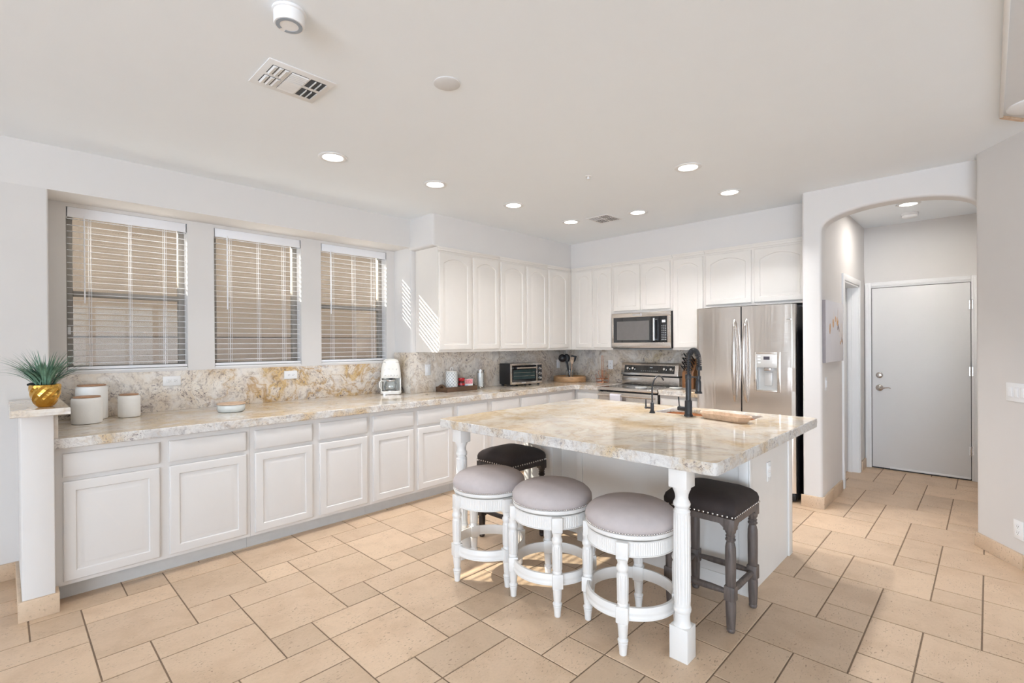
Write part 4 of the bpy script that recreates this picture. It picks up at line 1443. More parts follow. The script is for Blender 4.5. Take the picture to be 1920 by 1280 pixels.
# towel over the oven handle
g = G()
A_, B_ = [], []
for (x, z) in ((4.8665, .745), (4.8645, .80), (4.8625, .832), (4.868, .8455), (4.878, .848), (4.888, .8455), (4.8935, .832), (4.8955, .79), (4.8965, .76)):
    A_.append((x, z))
for (x, z) in reversed(A_):
    cx, cz = 4.878, .80
    B_.append((x + (-.0035 if x < cx else .0035), z + (.0035 if z > .84 else 0)))
g.prism(A_ + B_, 3.005, 3.145, 'y', .001)
tag(obj('dish_towel', g, M['towel']), 'small pale towel folded over the oven door handle', 'towel')
def spoon_rest(loc, rz, label):
    t = thing('spoon_rest', label, 'spoon rest', loc, rz, 'white spoon rests')
    g = G()
    prof = [(0.020, 0.0), (0.045, 0.003), (0.056, 0.014), (0.058, 0.020), (0.054, 0.019), (0.042, 0.008), (0.006, 0.006)]
    g.lathe(prof, 28, M=Matrix.Diagonal((1.25, 0.8, 1, 1)))
    obj('dish', g, M['ceramic'], t, world=False)
    h = G().tube([(.06, 0, .013), (.09, 0, .012), (.13, 0, .010), (.155, 0, .012)], [.012, .010, .011, .009], 10, M=Matrix.Diagonal((1, 1, .6, 1)))
    obj('handle', h, M['silver'], t, world=False)
    return t
spoon_rest((4.985, 2.815, 0.9189), math.radians(-35), 'white spoon rest on the black cooktop')
spoon_rest((5.13, 2.47, 0.9243), math.radians(-42), 'white spoon rest on the short counter in front of the knife block')

# knife block
t = thing('knife_block', 'brown wooden knife block filled with knives, beside the range', 'knife block', (5.34, 2.39, ZC1))
b = G().prism([(5.25, .9245), (5.40, .9245), (5.475, 1.215), (5.395, 1.255), (5.25, 1.10)], 2.325, 2.455, 'y', .004)
obj('block', b, M['blockwood'], t)
obj('logo_mark', G().box(5.2485, 5.2498, 2.36, 2.42, .982, .992), M['palewood'], t)
slope = Vector((5.395 - 5.25, 0, 1.255 - 1.10)).normalized()
nrm = Vector((-slope.z, 0, slope.x))
i = 0
for r, (s, L_) in enumerate(((.03, .085), (.075, .10), (.12, .115), (.17, .13))):
    for y in ((2.35, 2.38, 2.41, 2.435) if r < 3 else (2.36, 2.40, 2.43)):
        p = Vector((5.25, y, 1.10)) + slope * s
        k = thing('knife', ['black-handled steak knife, lowest row of the wooden block', 'black-handled knife, second row of the wooden block', 'black-handled knife, third row of the wooden block', 'large black-handled knife, top row of the wooden block'][r], 'knife', tuple(p), 0, ['steak knives in the block', 'second-row knives in the block', 'third-row knives in the block', 'top-row knives in the block'][r])
        h = G()
        e = p + nrm * L_ + Vector((0, .010, 0))
        h.tube([p + nrm * .010, p + nrm * .03, p + nrm * (L_ * .6) + Vector((0, .005, 0)), e], [.0075, .0065, .0080, .0085], 10)
        obj('handle', h, M['black'], k)
        obj('bolster', G().tube([p + nrm * .0006, p + nrm * .012], .0070, 10), M['chrome'], k)
        obj('end_cap', G().tube([e, e + nrm * .004], .0080, 10), M['chrome'], k)

# ------------------------------------------------------------------ island faucets
def faucet():
    x, y, z = 3.280, 1.489, ZC1
    t = thing('faucet', 'tall black spring-neck faucet at the island sink', 'faucet', (x, y, z))
    mb = M['matteblack']
    obj('body', G().lathe([(0.030, .0004), (0.030, .008), (0.026, .014), (0.0245, .018), (0.0245, .104), (0.022, .108), (0.0185, .110), (0.0185, .255), (0.0205, .257), (0.0215, .262), (0.0215, .284), (0.019, .288), (0.010, .290)], 28, c=(x, y, z)), mb, t)
    h = G().tube([(x, y + .020, z + .048), (x, y + .074, z + .050)], .0155, 18).tube([(x, y + .058, z + .050), (x, y + .062, z + .050)], .017, 18)
    hb = obj('handle_hub', h, mb, t)
    obj('lever', G().tube([(x, y + .066, z + .062), (x - .004, y + .070, z + .130)], [.0035, .0050], 10), mb, hb)
    # spring path
    r, cz = 0.088, 1.288
    path = []
    for k in range(8):
        path.append(Vector((x, y, 1.208 + (cz - 1.208) * k / 8)))
    for k in range(33):
        a = PI - PI * k / 32
        path.append(Vector((x + r + r * math.cos(a), y, cz + r * math.sin(a))))
    path.append(Vector((x + 2 * r, y, cz - .02)))
    path.append(Vector((x + 2 * r, y, cz - .035)))
    hose = path + [Vector((x + 2 * r, y, 1.22)), Vector((x + 2 * r, y, 1.185))]
    obj('hose', G().tube(hose, .0075, 10), M['gasket'], t)
    # helix
    cum = [0.0]
    for i in range(1, len(path)):
        cum.append(cum[-1] + (path[i] - path[i - 1]).length)
    tot = cum[-1]
    turns, per = 30, 12
    hp = []
    for k in range(turns * per + 1):
        s = tot * k / (turns * per)
        i = max(j for j in range(len(cum)) if cum[j] <= s + 1e-9)
        i = min(i, len(path) - 2)
        f = (s - cum[i]) / max(1e-9, cum[i + 1] - cum[i])
        p = path[i].lerp(path[i + 1], f)
        tg = (path[i + 1] - path[i]).normalized()
        u = Vector((0, 1, 0))
        w = tg.cross(u).normalized()
        a = 2 * PI * k / per
        hp.append(p + (u * math.cos(a) + w * math.sin(a)) * 0.0165)
    obj('spring', G().tube(hp, .0030, 6), mb, t, sharp=80)
    obj('end_collar', G().lathe([(0.019, 0), (0.020, .004), (0.020, .026), (0.018, .030)], 20, c=(x + 2 * r, y, 1.232)), mb, t)
    hx = x + 2 * r - .012
    sp = G().lathe([(0.026, 1.068), (0.0265, 1.072), (0.024, 1.079), (0.0195, 1.084), (0.0195, 1.150), (0.016, 1.160), (0.0135, 1.172), (0.0135, 1.186), (0.009, 1.190)], 24, c=(hx, y, 0))
    obj('spray_head', sp, mb, t)
    arm = G().tube([(x + .018, y, 1.196 + .0), (hx - .014, y, 1.182)], .0055, 10).lathe([(0.018, 1.170), (0.018, 1.192), (0.0145, 1.192), (0.0145, 1.170), (0.018, 1.170)], 20, c=(hx, y, 0), cap=False)
    obj('dock_arm', arm, mb, t)
faucet()
x, y, z = 3.261, 1.751, ZC1
t = thing('filter_tap', 'small black gooseneck water tap left of the spring faucet', 'faucet', (x, y, z))
obj('body', G().lathe([(0.021, .0004), (0.021, .004), (0.017, .012), (0.0125, .020), (0.0125, .072), (0.008, .076), (0.006, .078)], 20, c=(x, y, z)), M['matteblack'], t)
pts = [(x, y, z + .07), (x, y, 1.086)]
for k in range(17):
    a = PI - (PI * 0.78) * k / 16
    pts.append((x + .098 + .098 * math.cos(a), y, 1.088 + .098 * math.sin(a)))
obj('gooseneck', G().tube(pts, .0058, 10), M['matteblack'], t)
hb = obj('valve', G().tube([(x, y + .010, z + .036), (x, y + .045, z + .036)], .0072, 12).ball((x, y + .050, z + .036), .0105, 12), M['matteblack'], t)
obj('lever', G().tube([(x, y + .050, z + .040), (x, y + .050, z + .058), (x, y + .050, z + .098)], [.0065, .006, .0035], 10), M['matteblack'], hb)
# wooden dough tray
ang = math.atan2(0.31, 0.085)
t = thing('dough_tray', 'pale wooden trough lying at the front rim of the island sink', 'tray', (3.262, 1.235, ZC1 + .0004), ang)
def boat(l, w, tip):
    return [(-l, 0), (-l + tip, -w), (0, -w * 1.04), (l - tip, -w), (l, 0), (l - tip, w), (0, w * 1.04), (-l + tip, w)]
R3 = lambda pl, zz: [(p[0], p[1], zz) for p in pl]
g = G().loops([R3(boat(.150, .040, .03), 0), R3(boat(.158, .048, .035), .004), R3(boat(.190, .066, .045), .040), R3(boat(.178, .056, .042), .040), R3(boat(.146, .040, .03), .012)])
obj('trough', g, M['palewood'], t, world=False, sharp=20)

# ------------------------------------------------------------------ coffee maker
def coffee_maker():
    t = thing('coffee_maker', 'cream retro drip coffee maker in the corner by the right blind', 'coffee maker', (2.795, 4.455, ZC1 + .0004), math.radians(-32))
    cr = M['cream']
    W, D = 0.098, 0.105
    def rr(w, d0, d1, r, z):
        return [(px_, py_, z) for px_, py_ in rrect(-w, w, d0, d1, r, 6)]
    obj('base', G().loops([rr(.102, -D, D, .045, 0.004), rr(.104, -D - .002, D, .045, .010), rr(.104, -D - .002, D, .045, .030), rr(.100, -D + .002, D, .045, .036)]), cr, t, world=False)
    obj('foot_plate', G().loops([rr(.098, -D + .004, D - .004, .04, 0.0), rr(.106, -D - .004, D, .046, .004), rr(.106, -D - .004, D, .046, .009), rr(.10, -D, D, .04, .0095)]), M['chrome'], t, world=False)
    obj('hot_plate', G().lathe([(0.066, .036), (0.066, .040), (0.06, .042)], 32, c=(0, -.035, 0)), M['nickel'], t, world=False)
    g = G().loops([rr(.103, .030, D, .03, .034), rr(.101, .030, D, .03, .20)])
    for s in (-1, 1):
        g.prism([(s * .088, -.06), (s * .103, -.06), (s * .103, .06), (s * .088, .06)], .034, .178, 'z', .006)
    obj('back_column', g, cr, t, world=False)
    hd = [rr(.101, -D + .012, D, .045, .168), rr(.102, -D + .008, D, .046, .176), rr(.100, -D + .010, D, .048, .22), rr(.095, -D + .016, D - .004, .05, .27), rr(.086, -D + .026, D - .010, .052, .312), rr(.080, -D + .032, D - .016, .052, .325)]
    hb = obj('brew_head', G().loops(hd), cr, t, world=False, sharp=50)
    dm = [rr(.081, -D + .031, D - .015, .052, .3265), rr(.080, -D + .032, D - .016, .052, .336), rr(.070, -D + .042, D - .026, .048, .352), rr(.045, -D + .066, D - .05, .035, .362), rr(.012, -.03, .03, .010, .365)]
    obj('lid', G().loops(dm), cr, t, world=False, sharp=60)
    obj('chrome_band', G().loops([rr(.0815, -D + .0305, D - .0145, .052, .3245), rr(.0815, -D + .0305, D - .0145, .052, .3268)]), M['chrome'], t, world=False)
    # spaced chrome letters and buttons on the sloped front
    for k in range(5):
        b = G()
        b.lathe([(0.0055, 0), (0.0055, .004), (0.003, .005)], 14, M=Matrix.Translation((-.06 + k * .03, -D + .0095, .196)) @ Matrix.Rotation(PI / 2, 4, 'X'))
        obj('button', b, M['nickel'], t, world=False)
    for k, ch in enumerate('smeg'):
        cu = bpy.data.curves.new('tmp_text', 'FONT')
        cu.body = ch
        cu.size = 0.024
        cu.extrude = 0.0015
        cu.align_x = 'CENTER'
        ob = bpy.data.objects.new('tmp_text', cu)
        me = bpy.data.meshes.new_from_object(ob)
        lg = G()
        lg.bm.from_mesh(me)
        lg.bm.transform(Matrix.Translation((-.057 + k * .038, -D + .0135, .254)) @ Matrix.Rotation(PI / 2 - .12, 4, 'X'))
        bpy.data.objects.remove(ob)
        bpy.data.curves.remove(cu)
        obj('logo_letter', lg, M['chrome'], t, world=False, sharp=None)
    obj('drip_spout', G().lathe([(0.030, .168), (0.026, .158), (0.010, .154)], 20, c=(0, -.035, 0)).box(-.045, .045, -.06, -.05, .160, .168, .002), M['matteblack'], t, world=False)
    ca = obj('carafe', G().lathe([(0.055, .0425), (0.064, .050), (0.068, .075), (0.064, .105), (0.054, .130), (0.050, .140), (0.048, .140), (0.052, .128), (0.062, .105), (0.066, .075), (0.062, .052), (0.053, .0445)], 32, c=(0, -.035, 0)), M['clear'], t, world=False, sharp=80)
    obj('carafe_band', G().lathe([(0.0515, .134), (0.053, .136), (0.053, .144), (0.050, .150), (0.02, .1525)], 32, c=(0, -.035, 0)), M['chrome'], ca, world=False)
    hn = G().tube([(-.050, -.050, .138), (-.100, -.075, .140), (-.112, -.082, .120), (-.110, -.080, .075), (-.095, -.072, .058)], .007, 10)
    obj('carafe_handle', hn, M['cream'], ca, world=False)
coffee_maker()
g = G().tube([(2.915, 4.40, .930), (2.925, 4.42, .955), (2.935, 4.47, .985), (2.938, 4.50, .99), (2.937, 4.53, .95), (2.925, 4.50, .929), (2.90, 4.52, .928)], .0035, 8)
tag(obj('power_cord', g, M['gasket']), 'dark power cord lying right of the cream coffee maker', 'cord')

# ------------------------------------------------------------------ walnut tray and what stands in it
t = thing('serving_tray', 'dark walnut serving tray with arched end handles, right of the coffee maker', 'tray', (3.46, 4.195, ZC1 + .0004))
z0 = ZC1 + .0004
tx0, tx1, ty0, ty1 = 3.25, 3.67, 4.095, 4.295
obj('tray_bottom', G().box(tx0 + .012, tx1 - .012, ty0 + .012, ty1 - .012, z0, z0 + .009), M['walnut'], t)
obj('side', G().box(tx0, tx1, ty0, ty0 + .012, z0, z0 + .052, .002).box(tx0, tx1, ty1 - .012, ty1, z0, z0 + .052, .002), M['walnut'], t)
for xa in (tx0, tx1 - .012):
    ym_ = (ty0 + ty1) / 2
    outl = [(ty0 + .012, z0), (ty1 - .012, z0), (ty1 - .012, z0 + .052)]
    for k in range(13):
        s = 1 - 2 * k / 12
        outl.append((ym_ + s * .062, z0 + .052 + .028 * (math.cos(s * PI / 2) ** 0.8 if abs(s) < 1 else 0)))
    outl.append((ty0 + .012, z0 + .052))
    b = bmesh.new()
    g = G()
    # two bands leave the hand hole open
    hole_z0, hole_z1 = z0 + .040, z0 + .062
    low = [(ty0 + .012, z0), (ty1 - .012, z0), (ty1 - .012, z0 + .052), (ym_ + .062, z0 + .052), (ym_ + .040, z0 + .040), (ym_ - .040, z0 + .040), (ym_ - .062, z0 + .052), (ty0 + .012, z0 + .052)]
    g.prism(low, xa, xa + .012, 'x')
    top = []
    for k in range(13):
        s = 1 - 2 * k / 12
        top.append((ym_ + s * .062, z0 + .052 + .028 * (max(0, math.cos(s * PI / 2)) ** 0.8)))
    inn = []
    for k in range(13):
        s = -1 + 2 * k / 12
        inn.append((ym_ + s * .040, z0 + .040 + .025 * (max(0, math.cos(s * PI / 2)) ** 0.8)))
    g.prism(top + inn, xa, xa + .012, 'x')
    b.free()
    obj('handle', g, M['walnut'], t)
zt = z0 + .0094
def lattice_mat():
    m, nt, bs = newmat('white_jar_grey_lattice')
    tc = N(nt, 'ShaderNodeTexCoord')
    sx = N(nt, 'ShaderNodeSeparateXYZ')
    nt.links.new(tc.outputs['Object'], sx.inputs[0])
    at = N(nt, 'ShaderNodeMath', operation='ARCTAN2')
    nt.links.new(sx.outputs[1], at.inputs[0])
    nt.links.new(sx.outputs[0], at.inputs[1])
    def sinu(inp, k, op='SINE'):
        a = N(nt, 'ShaderNodeMath', operation='MULTIPLY')
        nt.links.new(inp, a.inputs[0])
        a.inputs[1].default_value = k
        s = N(nt, 'ShaderNodeMath', operation=op)
        nt.links.new(a.outputs[0], s.inputs[0])
        return s.outputs[0]
    sm = N(nt, 'ShaderNodeMath', operation='ADD')
    nt.links.new(sinu(at.outputs[0], 12), sm.inputs[0])
    nt.links.new(sinu(sx.outputs[2], 175), sm.inputs[1])
    ab = N(nt, 'ShaderNodeMath', operation='ABSOLUTE')
    nt.links.new(sm.outputs[0], ab.inputs[0])
    c = ramp(nt, ab.outputs[0], [(0.0, (0.25, 0.29, 0.29)), (0.20, (0.28, 0.32, 0.32)), (0.30, (0.80, 0.80, 0.79))])
    nt.links.new(c, bs.inputs['Base Color'])
    bs.inputs['Roughness'].default_value = 0.25
    return m
jc = (3.385, 4.19)
t = thing('lattice_jar', 'white jar with a grey lattice pattern and ring lid on the walnut tray', 'jar', (*jc, zt))
obj('body', G().lathe([(0.064, 0), (0.067, .004), (0.066, .12), (0.062, .196), (0.060, .200), (0.01, .2005)], 48), lattice_mat(), t, world=False)
lid = obj('lid', G().lathe([(0.057, .2008), (0.0575, .205), (0.05, .210), (0.01, .212)], 40), M['ceramic'], t, world=False)
obj('lid_ring', G().tube([(0.014 * math.cos(2 * PI * k / 20) * .70, -.014 * math.cos(2 * PI * k / 20) * .72, .229 + .0185 * math.sin(2 * PI * k / 20)) for k in range(20)], .0038, 8, closed=True), M['ceramic'], lid, world=False)
t = thing('red_jar', 'small dark jar with a red lid on the walnut tray', 'jar', (3.502, 4.165, zt))
bd = obj('body', G().lathe([(0.033, 0), (0.036, .004), (0.036, .085), (0.030, .096), (0.010, .0965)], 28), plain('dark_red_glass', (.09, .01, .012), .1, var=.2), t, world=False)
obj('label', G().lathe([(0.0364, .018), (0.0364, .072)], 28, cap=False), M['red'], bd, world=False)
obj('label_band', G().lathe([(0.0368, .030), (0.0368, .050)], 28, cap=False), M['slot'], bd, world=False)
obj('lid', G().lathe([(0.034, .097), (0.035, .099), (0.035, .128), (0.032, .131), (0.01, .1315)], 28), M['red'], t, world=False)
t = thing('tea_box', 'small white box with a pink flower print on the walnut tray', 'box', (3.590, 4.150, zt), math.radians(-28))
bx = obj('carton', G().box(-.046, .046, -.016, .016, 0, .116, .001), M['label'], t, world=False)
obj('flower_print', G().box(-.042, .042, -.0166, -.0161, .062, .112), M['pink'], bx, world=False)
obj('blue_stripe', G().box(-.040, -.008, -.0166, -.0161, .030, .050), plain('pale_blue_print', (.42, .50, .66), .5, var=.1), bx, world=False)
g = G().box(-.045, .040, -.022, .022, 0, .118, .01, 3)
o = obj('tea_packet', g, M['darkgreen'])
o.location = (3.605, 4.225, zt)
o.rotation_euler = (0, 0, math.radians(-12))
tag(o, 'dark green packet behind the pink and white box', 'packet')
t = thing('candle_jar', 'white pillar candle in a clear glass holder between tray and toaster oven', 'candle', (3.815, 4.200, z0))
obj('candle', G().lathe([(0.034, .022), (0.0365, .025), (0.0365, .172), (0.033, .176), (0.006, .172)], 32), M['ceramic'], t, world=False)
obj('glass', G().lathe([(0.020, .0), (0.046, .001), (0.048, .004), (0.046, .010), (0.042, .014), (0.042, .215), (0.040, .215), (0.040, .017), (0.008, .016)], 32), M['clear'], t, world=False, sharp=50)
obj('metal_foot', G().lathe([(0.038, .0165), (0.0385, .019), (0.036, .0215)], 32), M['nickel'], t, world=False)

# ------------------------------------------------------------------ toaster oven
def toaster():
    t = thing('toaster_oven', 'black and steel toaster oven on the corner counter', 'toaster oven', (4.20, 4.085, z0), math.radians(-6.5))
    W, D, H = 0.500, 0.226, 0.262
    zf = 0.020
    obj('case', G().box(0, W, .018, D, zf, zf + H - .012, .006), M['black'], t, world=False)
    f = G()
    for (a, b_, c0, c1) in ((0, .018, zf, zf + H - .01), (.408, .425, zf + .03, zf + H - .035), (.018, W, zf, zf + .030), (.018, W, zf + H - .034, zf + H - .010)):
        f.box(a, b_, 0, .0175, c0, c1, .002)
    obj('front_frame', f, M['steelh'], t, world=False)
    dr = obj('door', G().box(.020, .406, .004, .016, zf + .032, zf + H - .036), M['blackglass'], t, world=False)
    wi = G().box(.040, .386, .0028, .0042, zf + .060, zf + .175)
    obj('window', wi, plain('dark_teal_glass', (.035, .055, .055), .06, var=.3, vscale=8, coat=.5), dr, world=False)
    rk = G()
    for z in (zf + .098, zf + .140):
        rk.tube([(.045, .002, z), (.380, .002, z)], .0016, 6)
    obj('rack', rk, M['chrome'], dr, world=False)
    h = G().tube([(.070, -.030, zf + .197), (.384, -.030, zf + .197)], .0085, 12)
    obj('handle', h, M['steelh'], dr, world=False)
    hb = G()
    for x in (.075, .378):
        hb.box(x - .014, x + .014, -.024, .004, zf + .186, zf + .206, .004)
    obj('handle_bracket', hb, M['black'], dr, world=False)
    obj('badge', G().box(.165, .235, -.0012, .0, zf + .010, zf + .022), M['silver'], t, world=False)
    cp = obj('control_panel', G().box(.426, W, .002, .0175, zf + .0305, zf + H - .0345), M['black'], t, world=False)
    for z in (.065, .122, .180):
        k = G().lathe([(0.0175, 0), (0.0175, .004), (0.014, .006), (0.0125, .020), (0.004, .021)], 20, M=Matrix.Translation((.463, .002, zf + z)) @ Matrix.Rotation(PI / 2, 4, 'X'))
        obj('knob', k, M['chrome'], cp, world=False)
    ft = G()
    for x in (.03, .25, .47):
        for y in (.035, D - .03):
            ft.lathe([(0.012, 0), (0.016, .006), (0.017, .0205)], 14, c=(x, y, 0))
    obj('foot', ft, M['gasket'], t, world=False)
toaster()

# ------------------------------------------------------------------ round tray and utensils
wc = (5.325, 4.075)
t = thing('round_tray', 'round honey-brown wooden tray in the counter corner holding utensils', 'tray', (*wc, z0))
obj('tray_bottom', G().lathe([(0.196, 0), (0.198, .010), (0.01, .0105)], 56), M['acacia'], t, world=False)
obj('rim', G().lathe([(0.200, 0), (0.213, .001), (0.216, .006), (0.216, .066), (0.213, .071), (0.203, .071), (0.200, .066), (0.200, 0)], 64, cap=False), M['acacia'], t, world=False)
zu = z0 + .0110
o = obj('utensil_holder', G().lathe([(0.044, 0), (0.049, .002), (0.050, .006), (0.050, .135), (0.047, .135), (0.047, .008), (0.006, .007)], 36), M['clear'], sharp=50)
o.location = (*wc, zu)
tag(o, 'clear glass utensil holder in the middle of the round tray', 'utensil holder')
RV = Vector((0.6955, -0.7185, 0))      # sideways as seen from the island
def utensil(name, label, root, lean, L, r, kind, mt):
    base = Vector((wc[0], wc[1], zu + .0085)) + RV * root[0] + Vector((0.7185, .6955, 0)) * root[1]
    d = Vector((0, 0, 1)) + RV * lean[0] + Vector((0.7185, .6955, 0)) * lean[1]
    d.normalize()
    u = (RV - d * RV.dot(d)).normalized()
    n = u.cross(d)
    Mx = Matrix(((u.x, n.x, d.x, base.x), (u.y, n.y, d.y, base.y), (u.z, n.z, d.z, base.z), (0, 0, 0, 1)))
    t = thing(name, label, 'utensil', tuple(base), 0, 'cooking utensils in the glass holder')
    obj('handle', G().tube([(0, 0, 0), (0, 0, L * .4), (0, 0, L)], [r * 1.1, r, r * .8], 10, M=Mx), mt, t)
    g = G()
    if kind == 'ladle':
        pr = []
        for k in range(9):
            a = PI / 2 * k / 8
            pr.append((0.056 * math.sin(a) + .0005, -.056 * math.cos(a)))
        pr += [(0.052, 0.0)] + [(0.052 * math.sin(PI / 2 * (8 - k) / 8) + .0005, -.052 * math.cos(PI / 2 * (8 - k) / 8)) for k in range(1, 9)]
        g.lathe(pr, 24, M=Mx @ Matrix.Translation((-.030, -.010, L + .035)) @ Matrix.Rotation(math.radians(75), 4, 'X') @ Matrix.Rotation(math.radians(25), 4, 'Y'), cap=False)
    elif kind == 'spoon':
        g.ball((0, 0, 0), .046, 16, (0.85, .22, 1.25), M=Mx @ Matrix.Translation((0, 0, L + .035)))
    elif kind == 'turner':
        g.prism([(-.020, L - .005), (.020, L - .005), (.036, L + .03), (.038, L + .085), (-.038, L + .085), (-.036, L + .03)], -.002, .002, 'y', .001, M=Mx)
    elif kind == 'fork':
        g.prism([(-.010, L - .01), (.010, L - .01), (.023, L + .025), (.024, L + .085), (.013, L + .085), (.011, L + .04), (.0065, L + .04), (.0055, L + .085), (-.0055, L + .085), (-.0065, L + .04), (-.011, L + .04), (-.013, L + .085), (-.024, L + .085), (-.023, L + .025)], -.0025, .0025, 'y', .0, M=Mx)
    obj('head', g, mt, t, sharp=50)
    return t
utensil('ladle', 'black ladle leaning left in the glass holder', (.014, .0), (-.26, -.03), .275, .0105, 'ladle', M['matteblack'])
utensil('cooking_spoon', 'black cooking spoon beside the ladle in the glass holder', (.004, .018), (-.13, .02), .260, .0105, 'spoon', M['matteblack'])
utensil('spatula', 'black spatula leaning right in the glass holder', (-.014, .012), (.24, .02), .250, .0095, 'turner', M['matteblack'])
tf = utensil('wooden_fork', 'pale wooden fork in front of the black utensils', (.010, -.02), (.08, -.03), .225, .007, 'fork', M['palewood'])
# copper wire stand
t = thing('wire_stand', 'thin copper wire stand on the counter between round tray and range', 'stand', (5.455, 3.640, z0))
rg = M['rose']
ring = lambda r, zz: [(r * math.cos(2 * PI * k / 28), r * math.sin(2 * PI * k / 28), zz) for k in range(28)]
obj('base_ring', G().tube(ring(.070, .003), .0035, 6, closed=True).tube(ring(.078, .045), .0035, 6, closed=True), rg, t, world=False)
w = G()
for s in (-1, 1):
    w.tube([(s * .010 * .69, -s * .010 * .72, .003), (s * .010 * .69, -s * .010 * .72, .30), (s * .008 * .69, -s * .008 * .72, .335), (0, 0, .348)], .0034, 6)
w.tube([(-.075, 0, .045), (.075, 0, .045)], .0026, 6).tube([(0, -.075, .045), (0, .075, .045)], .0026, 6)
obj('mast', w, rg, t, world=False)
cu = G()
for k in range(4):
    a = k * PI / 2 + .6
    c, s = math.cos(a), math.sin(a)
    for (r, zz) in ((.078, .045),):
        cu.tube([(r * c, r * s, .003), (r * c, r * s, .05), (r * 1.12 * c, r * 1.12 * s, .085), (r * .95 * c, r * .95 * s, .100), (r * .86 * c, r * .86 * s, .088)], .003, 6)
    cu.tube([(.02 * c, .02 * s, .05), (.05 * c, .05 * s, .12), (.042 * c, .042 * s, .155), (.03 * c, .03 * s, .140)], .003, 6)
obj('curl', cu, rg, t, world=False)

# ------------------------------------------------------------------ canisters
def canister(label, x, y, r, zb, lid_h=.014):
    t = thing('canister', label, 'canister', (x, y, z0), 0, 'white canisters with wooden lids')
    h = zb - z0
    obj('body', G().lathe([(r - .012, 0), (r - .003, .003), (r, .010), (r, h - .014), (r - .004, h - .003), (r - .012, h)], 48), M['ceramic'], t, world=False)
    obj('lid', G().lathe([(r - .014, h + .0004), (r - .010, h + .002), (r - .009, h + lid_h - .003), (r - .013, h + lid_h), (.01, h + lid_h)], 48), M['lidwood'], t, world=False)
canister('medium white canister with wooden lid, frontmost beside the pony wall', .386, 4.296, .081, 1.094, .010)
canister('tallest white canister with wooden lid, behind the front one', .432, 4.512, .088, 1.156, .010)
canister('smallest white canister with wooden lid, standing to the right of the pair', .632, 4.455, .0655, 1.080, .010)
t = thing('butter_dish', 'low pale green dish with a flat wooden lid on the window counter', 'dish', (1.224, 4.205, z0))
obj('bowl', G().lathe([(0.076, 0), (0.087, .003), (0.095, .016), (0.097, .040), (0.094, .054), (0.090, .055), (0.01, .0545)], 72, rmod=lambda a, z: 1 - .014 * (0.5 - 0.5 * math.cos(a * 30))), M['celadon'], t, world=False)
obj('lid', G().lathe([(0.092, .0555), (0.098, .057), (0.099, .063), (0.096, .066), (0.01, .069)], 56), M['palewood'], t, world=False)

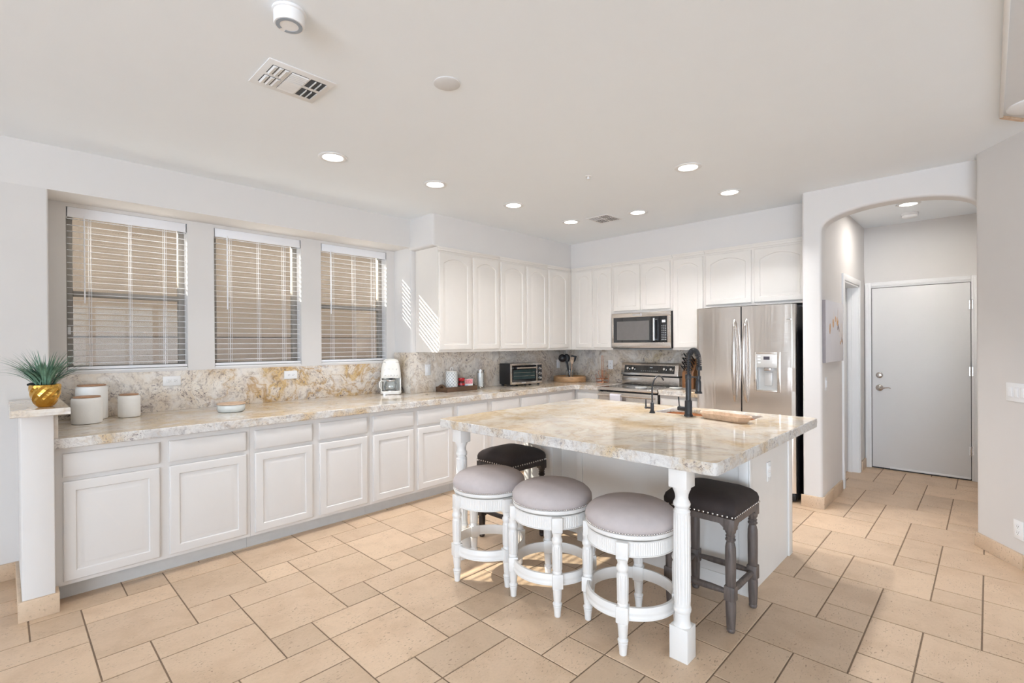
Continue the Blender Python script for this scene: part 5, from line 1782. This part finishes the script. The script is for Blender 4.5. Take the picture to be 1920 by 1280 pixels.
# ------------------------------------------------------------------ potted grass
def plant():
    c = (0.160, 3.695, 1.1056)
    t = thing('potted_grass', 'green artificial grass in a gold faceted bowl on the pony wall ledge', 'plant', c)
    prof = [(0.030, 0), (0.036, .002), (0.046, .018), (0.056, .040), (0.063, .066), (0.0665, .090), (0.0665, .110), (0.065, .120)]
    b = bmesh.new()
    n = 22
    rows = []
    for i in range(13):
        f = i / 12
        zz = f * .120
        r = 0
        for (r0, za), (r1, zb) in zip(prof, prof[1:]):
            if za <= zz <= zb + 1e-9:
                r = r0 + (r1 - r0) * (zz - za) / max(1e-9, zb - za)
                break
        row = []
        for k in range(n):
            a = 2 * PI * (k + .5 * (i % 2)) / n
            row.append(b.verts.new((r * math.cos(a), r * math.sin(a), zz)))
        rows.append(row)
    for i in range(12):
        for k in range(n):
            k2 = (k + 1) % n
            A, B = rows[i], rows[i + 1]
            if i % 2 == 0:
                b.faces.new((A[k], A[k2], B[k]))
                b.faces.new((A[k2], B[k2], B[k]))
            else:
                b.faces.new((A[k], A[k2], B[k2]))
                b.faces.new((A[k], B[k2], B[k]))
    # push alternate facet rows inward for a dimpled skin
    for i in range(1, 12):
        for k, v in enumerate(rows[i]):
            if (k + (i // 2)) % 2:
                v.co.x *= 0.955
                v.co.y *= 0.955
    b.faces.new(rows[0][::-1])
    g = G()
    g._merge(b)
    inner = G()
    g.lathe([(0.0645, .120), (0.062, .121), (0.060, .106), (0.01, .105)], 44, cap=False)
    obj('bowl', g, M['gold'], t, world=False, sharp=None)
    obj('soil', G().lathe([(0.059, .107), (0.045, .120), (0.015, .124)], 24).ball((-.045, .02, .122), .022, 10, (1.3, 1.2, .5)), M['soil'], t, world=False)
    rnd = random.Random(21)
    lv = G()
    bb = bmesh.new()
    def blade(az, lean, L, w, r0):
        p = Vector((r0 * math.cos(az), r0 * math.sin(az), .110))
        dirh = Vector((math.cos(az + rnd.uniform(-.25, .25)), math.sin(az + rnd.uniform(-.25, .25)), 0))
        side = Vector((-dirh.y, dirh.x, 0))
        th = lean * 0.45
        pts = []
        S = 7
        for k in range(S + 1):
            pts.append(p.copy())
            th += lean * 1.1 / S
            p = p + (dirh * math.sin(th) + Vector((0, 0, 1)) * math.cos(th)) * (L / S)
        prev = None
        for k, q in enumerate(pts):
            f = k / S
            ww = w * (0.55 + 0.9 * f) if f < .4 else w * max(.04, (0.95 * (1 - (f - .4) / .6) + .0))
            up = Vector((0, 0, .15 * ww)) + dirh * (-.35 * ww)
            row = [bb.verts.new(q - side * ww), bb.verts.new(q - up), bb.verts.new(q + side * ww)]
            if prev:
                bb.faces.new((prev[0], prev[1], row[1], row[0]))
                bb.faces.new((prev[1], prev[2], row[2], row[1]))
            prev = row
    for k in range(150):
        az = rnd.uniform(0, 2 * PI)
        u = rnd.random()
        lean = 0.08 + 1.10 * u ** 0.8
        L_ = rnd.uniform(.17, .25) * (0.88 + .25 * u)
        blade(az, lean, L_, rnd.uniform(.0032, .0055), rnd.uniform(0, .042))
    lv._merge(bb)
    obj('leaves', lv, M['leaf'], t, world=False, sharp=80)
plant()

# ------------------------------------------------------------------ hall canvas
t = thing('wall_canvas', 'pale flower canvas on the hall wall inside the arch', 'picture', (5.24, 1.03, 1.52))
obj('canvas', G().box(4.885, 5.592, 1.003, 1.0295, 1.250, 1.790, .002), M['canvas'], t)
obj('canvas_side', G().box(4.8825, 4.8850, 1.003, 1.0295, 1.251, 1.789), M['canvasedge'], t)
def petals(lst, mt, name):
    for (x, z, a, rx, rz) in lst:
        g = G()
        Mx = Matrix.Translation((x, 1.0026, z)) @ Matrix.Rotation(a, 4, 'Y') @ Matrix.Diagonal((rx, 1, rz, 1))
        g.lathe([(1.0, 0), (1.0, .0004)], 16, M=Mx @ Matrix.Rotation(PI / 2, 4, 'X'))
        obj(name, g, mt, t)
petals([(5.045, 1.545, .15, .022, .048), (5.17, 1.595, -.1, .028, .040), (5.34, 1.615, .1, .036, .040), (5.26, 1.635, .5, .018, .030), (5.52, 1.44, .3, .02, .02), (5.46, 1.42, .9, .02, .014)], M['ochre'], 'gold_bloom')
petals([(5.36, 1.565, .6, .018, .034), (5.40, 1.55, -.6, .014, .034), (5.52, 1.47, .1, .012, .04), (5.55, 1.43, -.5, .012, .03)], M['seed'], 'grey_leaf')
petals([(5.50, 1.56, .3, .05, .05), (5.46, 1.51, -.4, .045, .05), (5.54, 1.50, .8, .05, .04), (5.36, 1.68, .2, .02, .06), (5.20, 1.66, -.2, .018, .05)], plain('pale_petal', (.74, .70, .68), .8, var=.03), 'white_bloom')
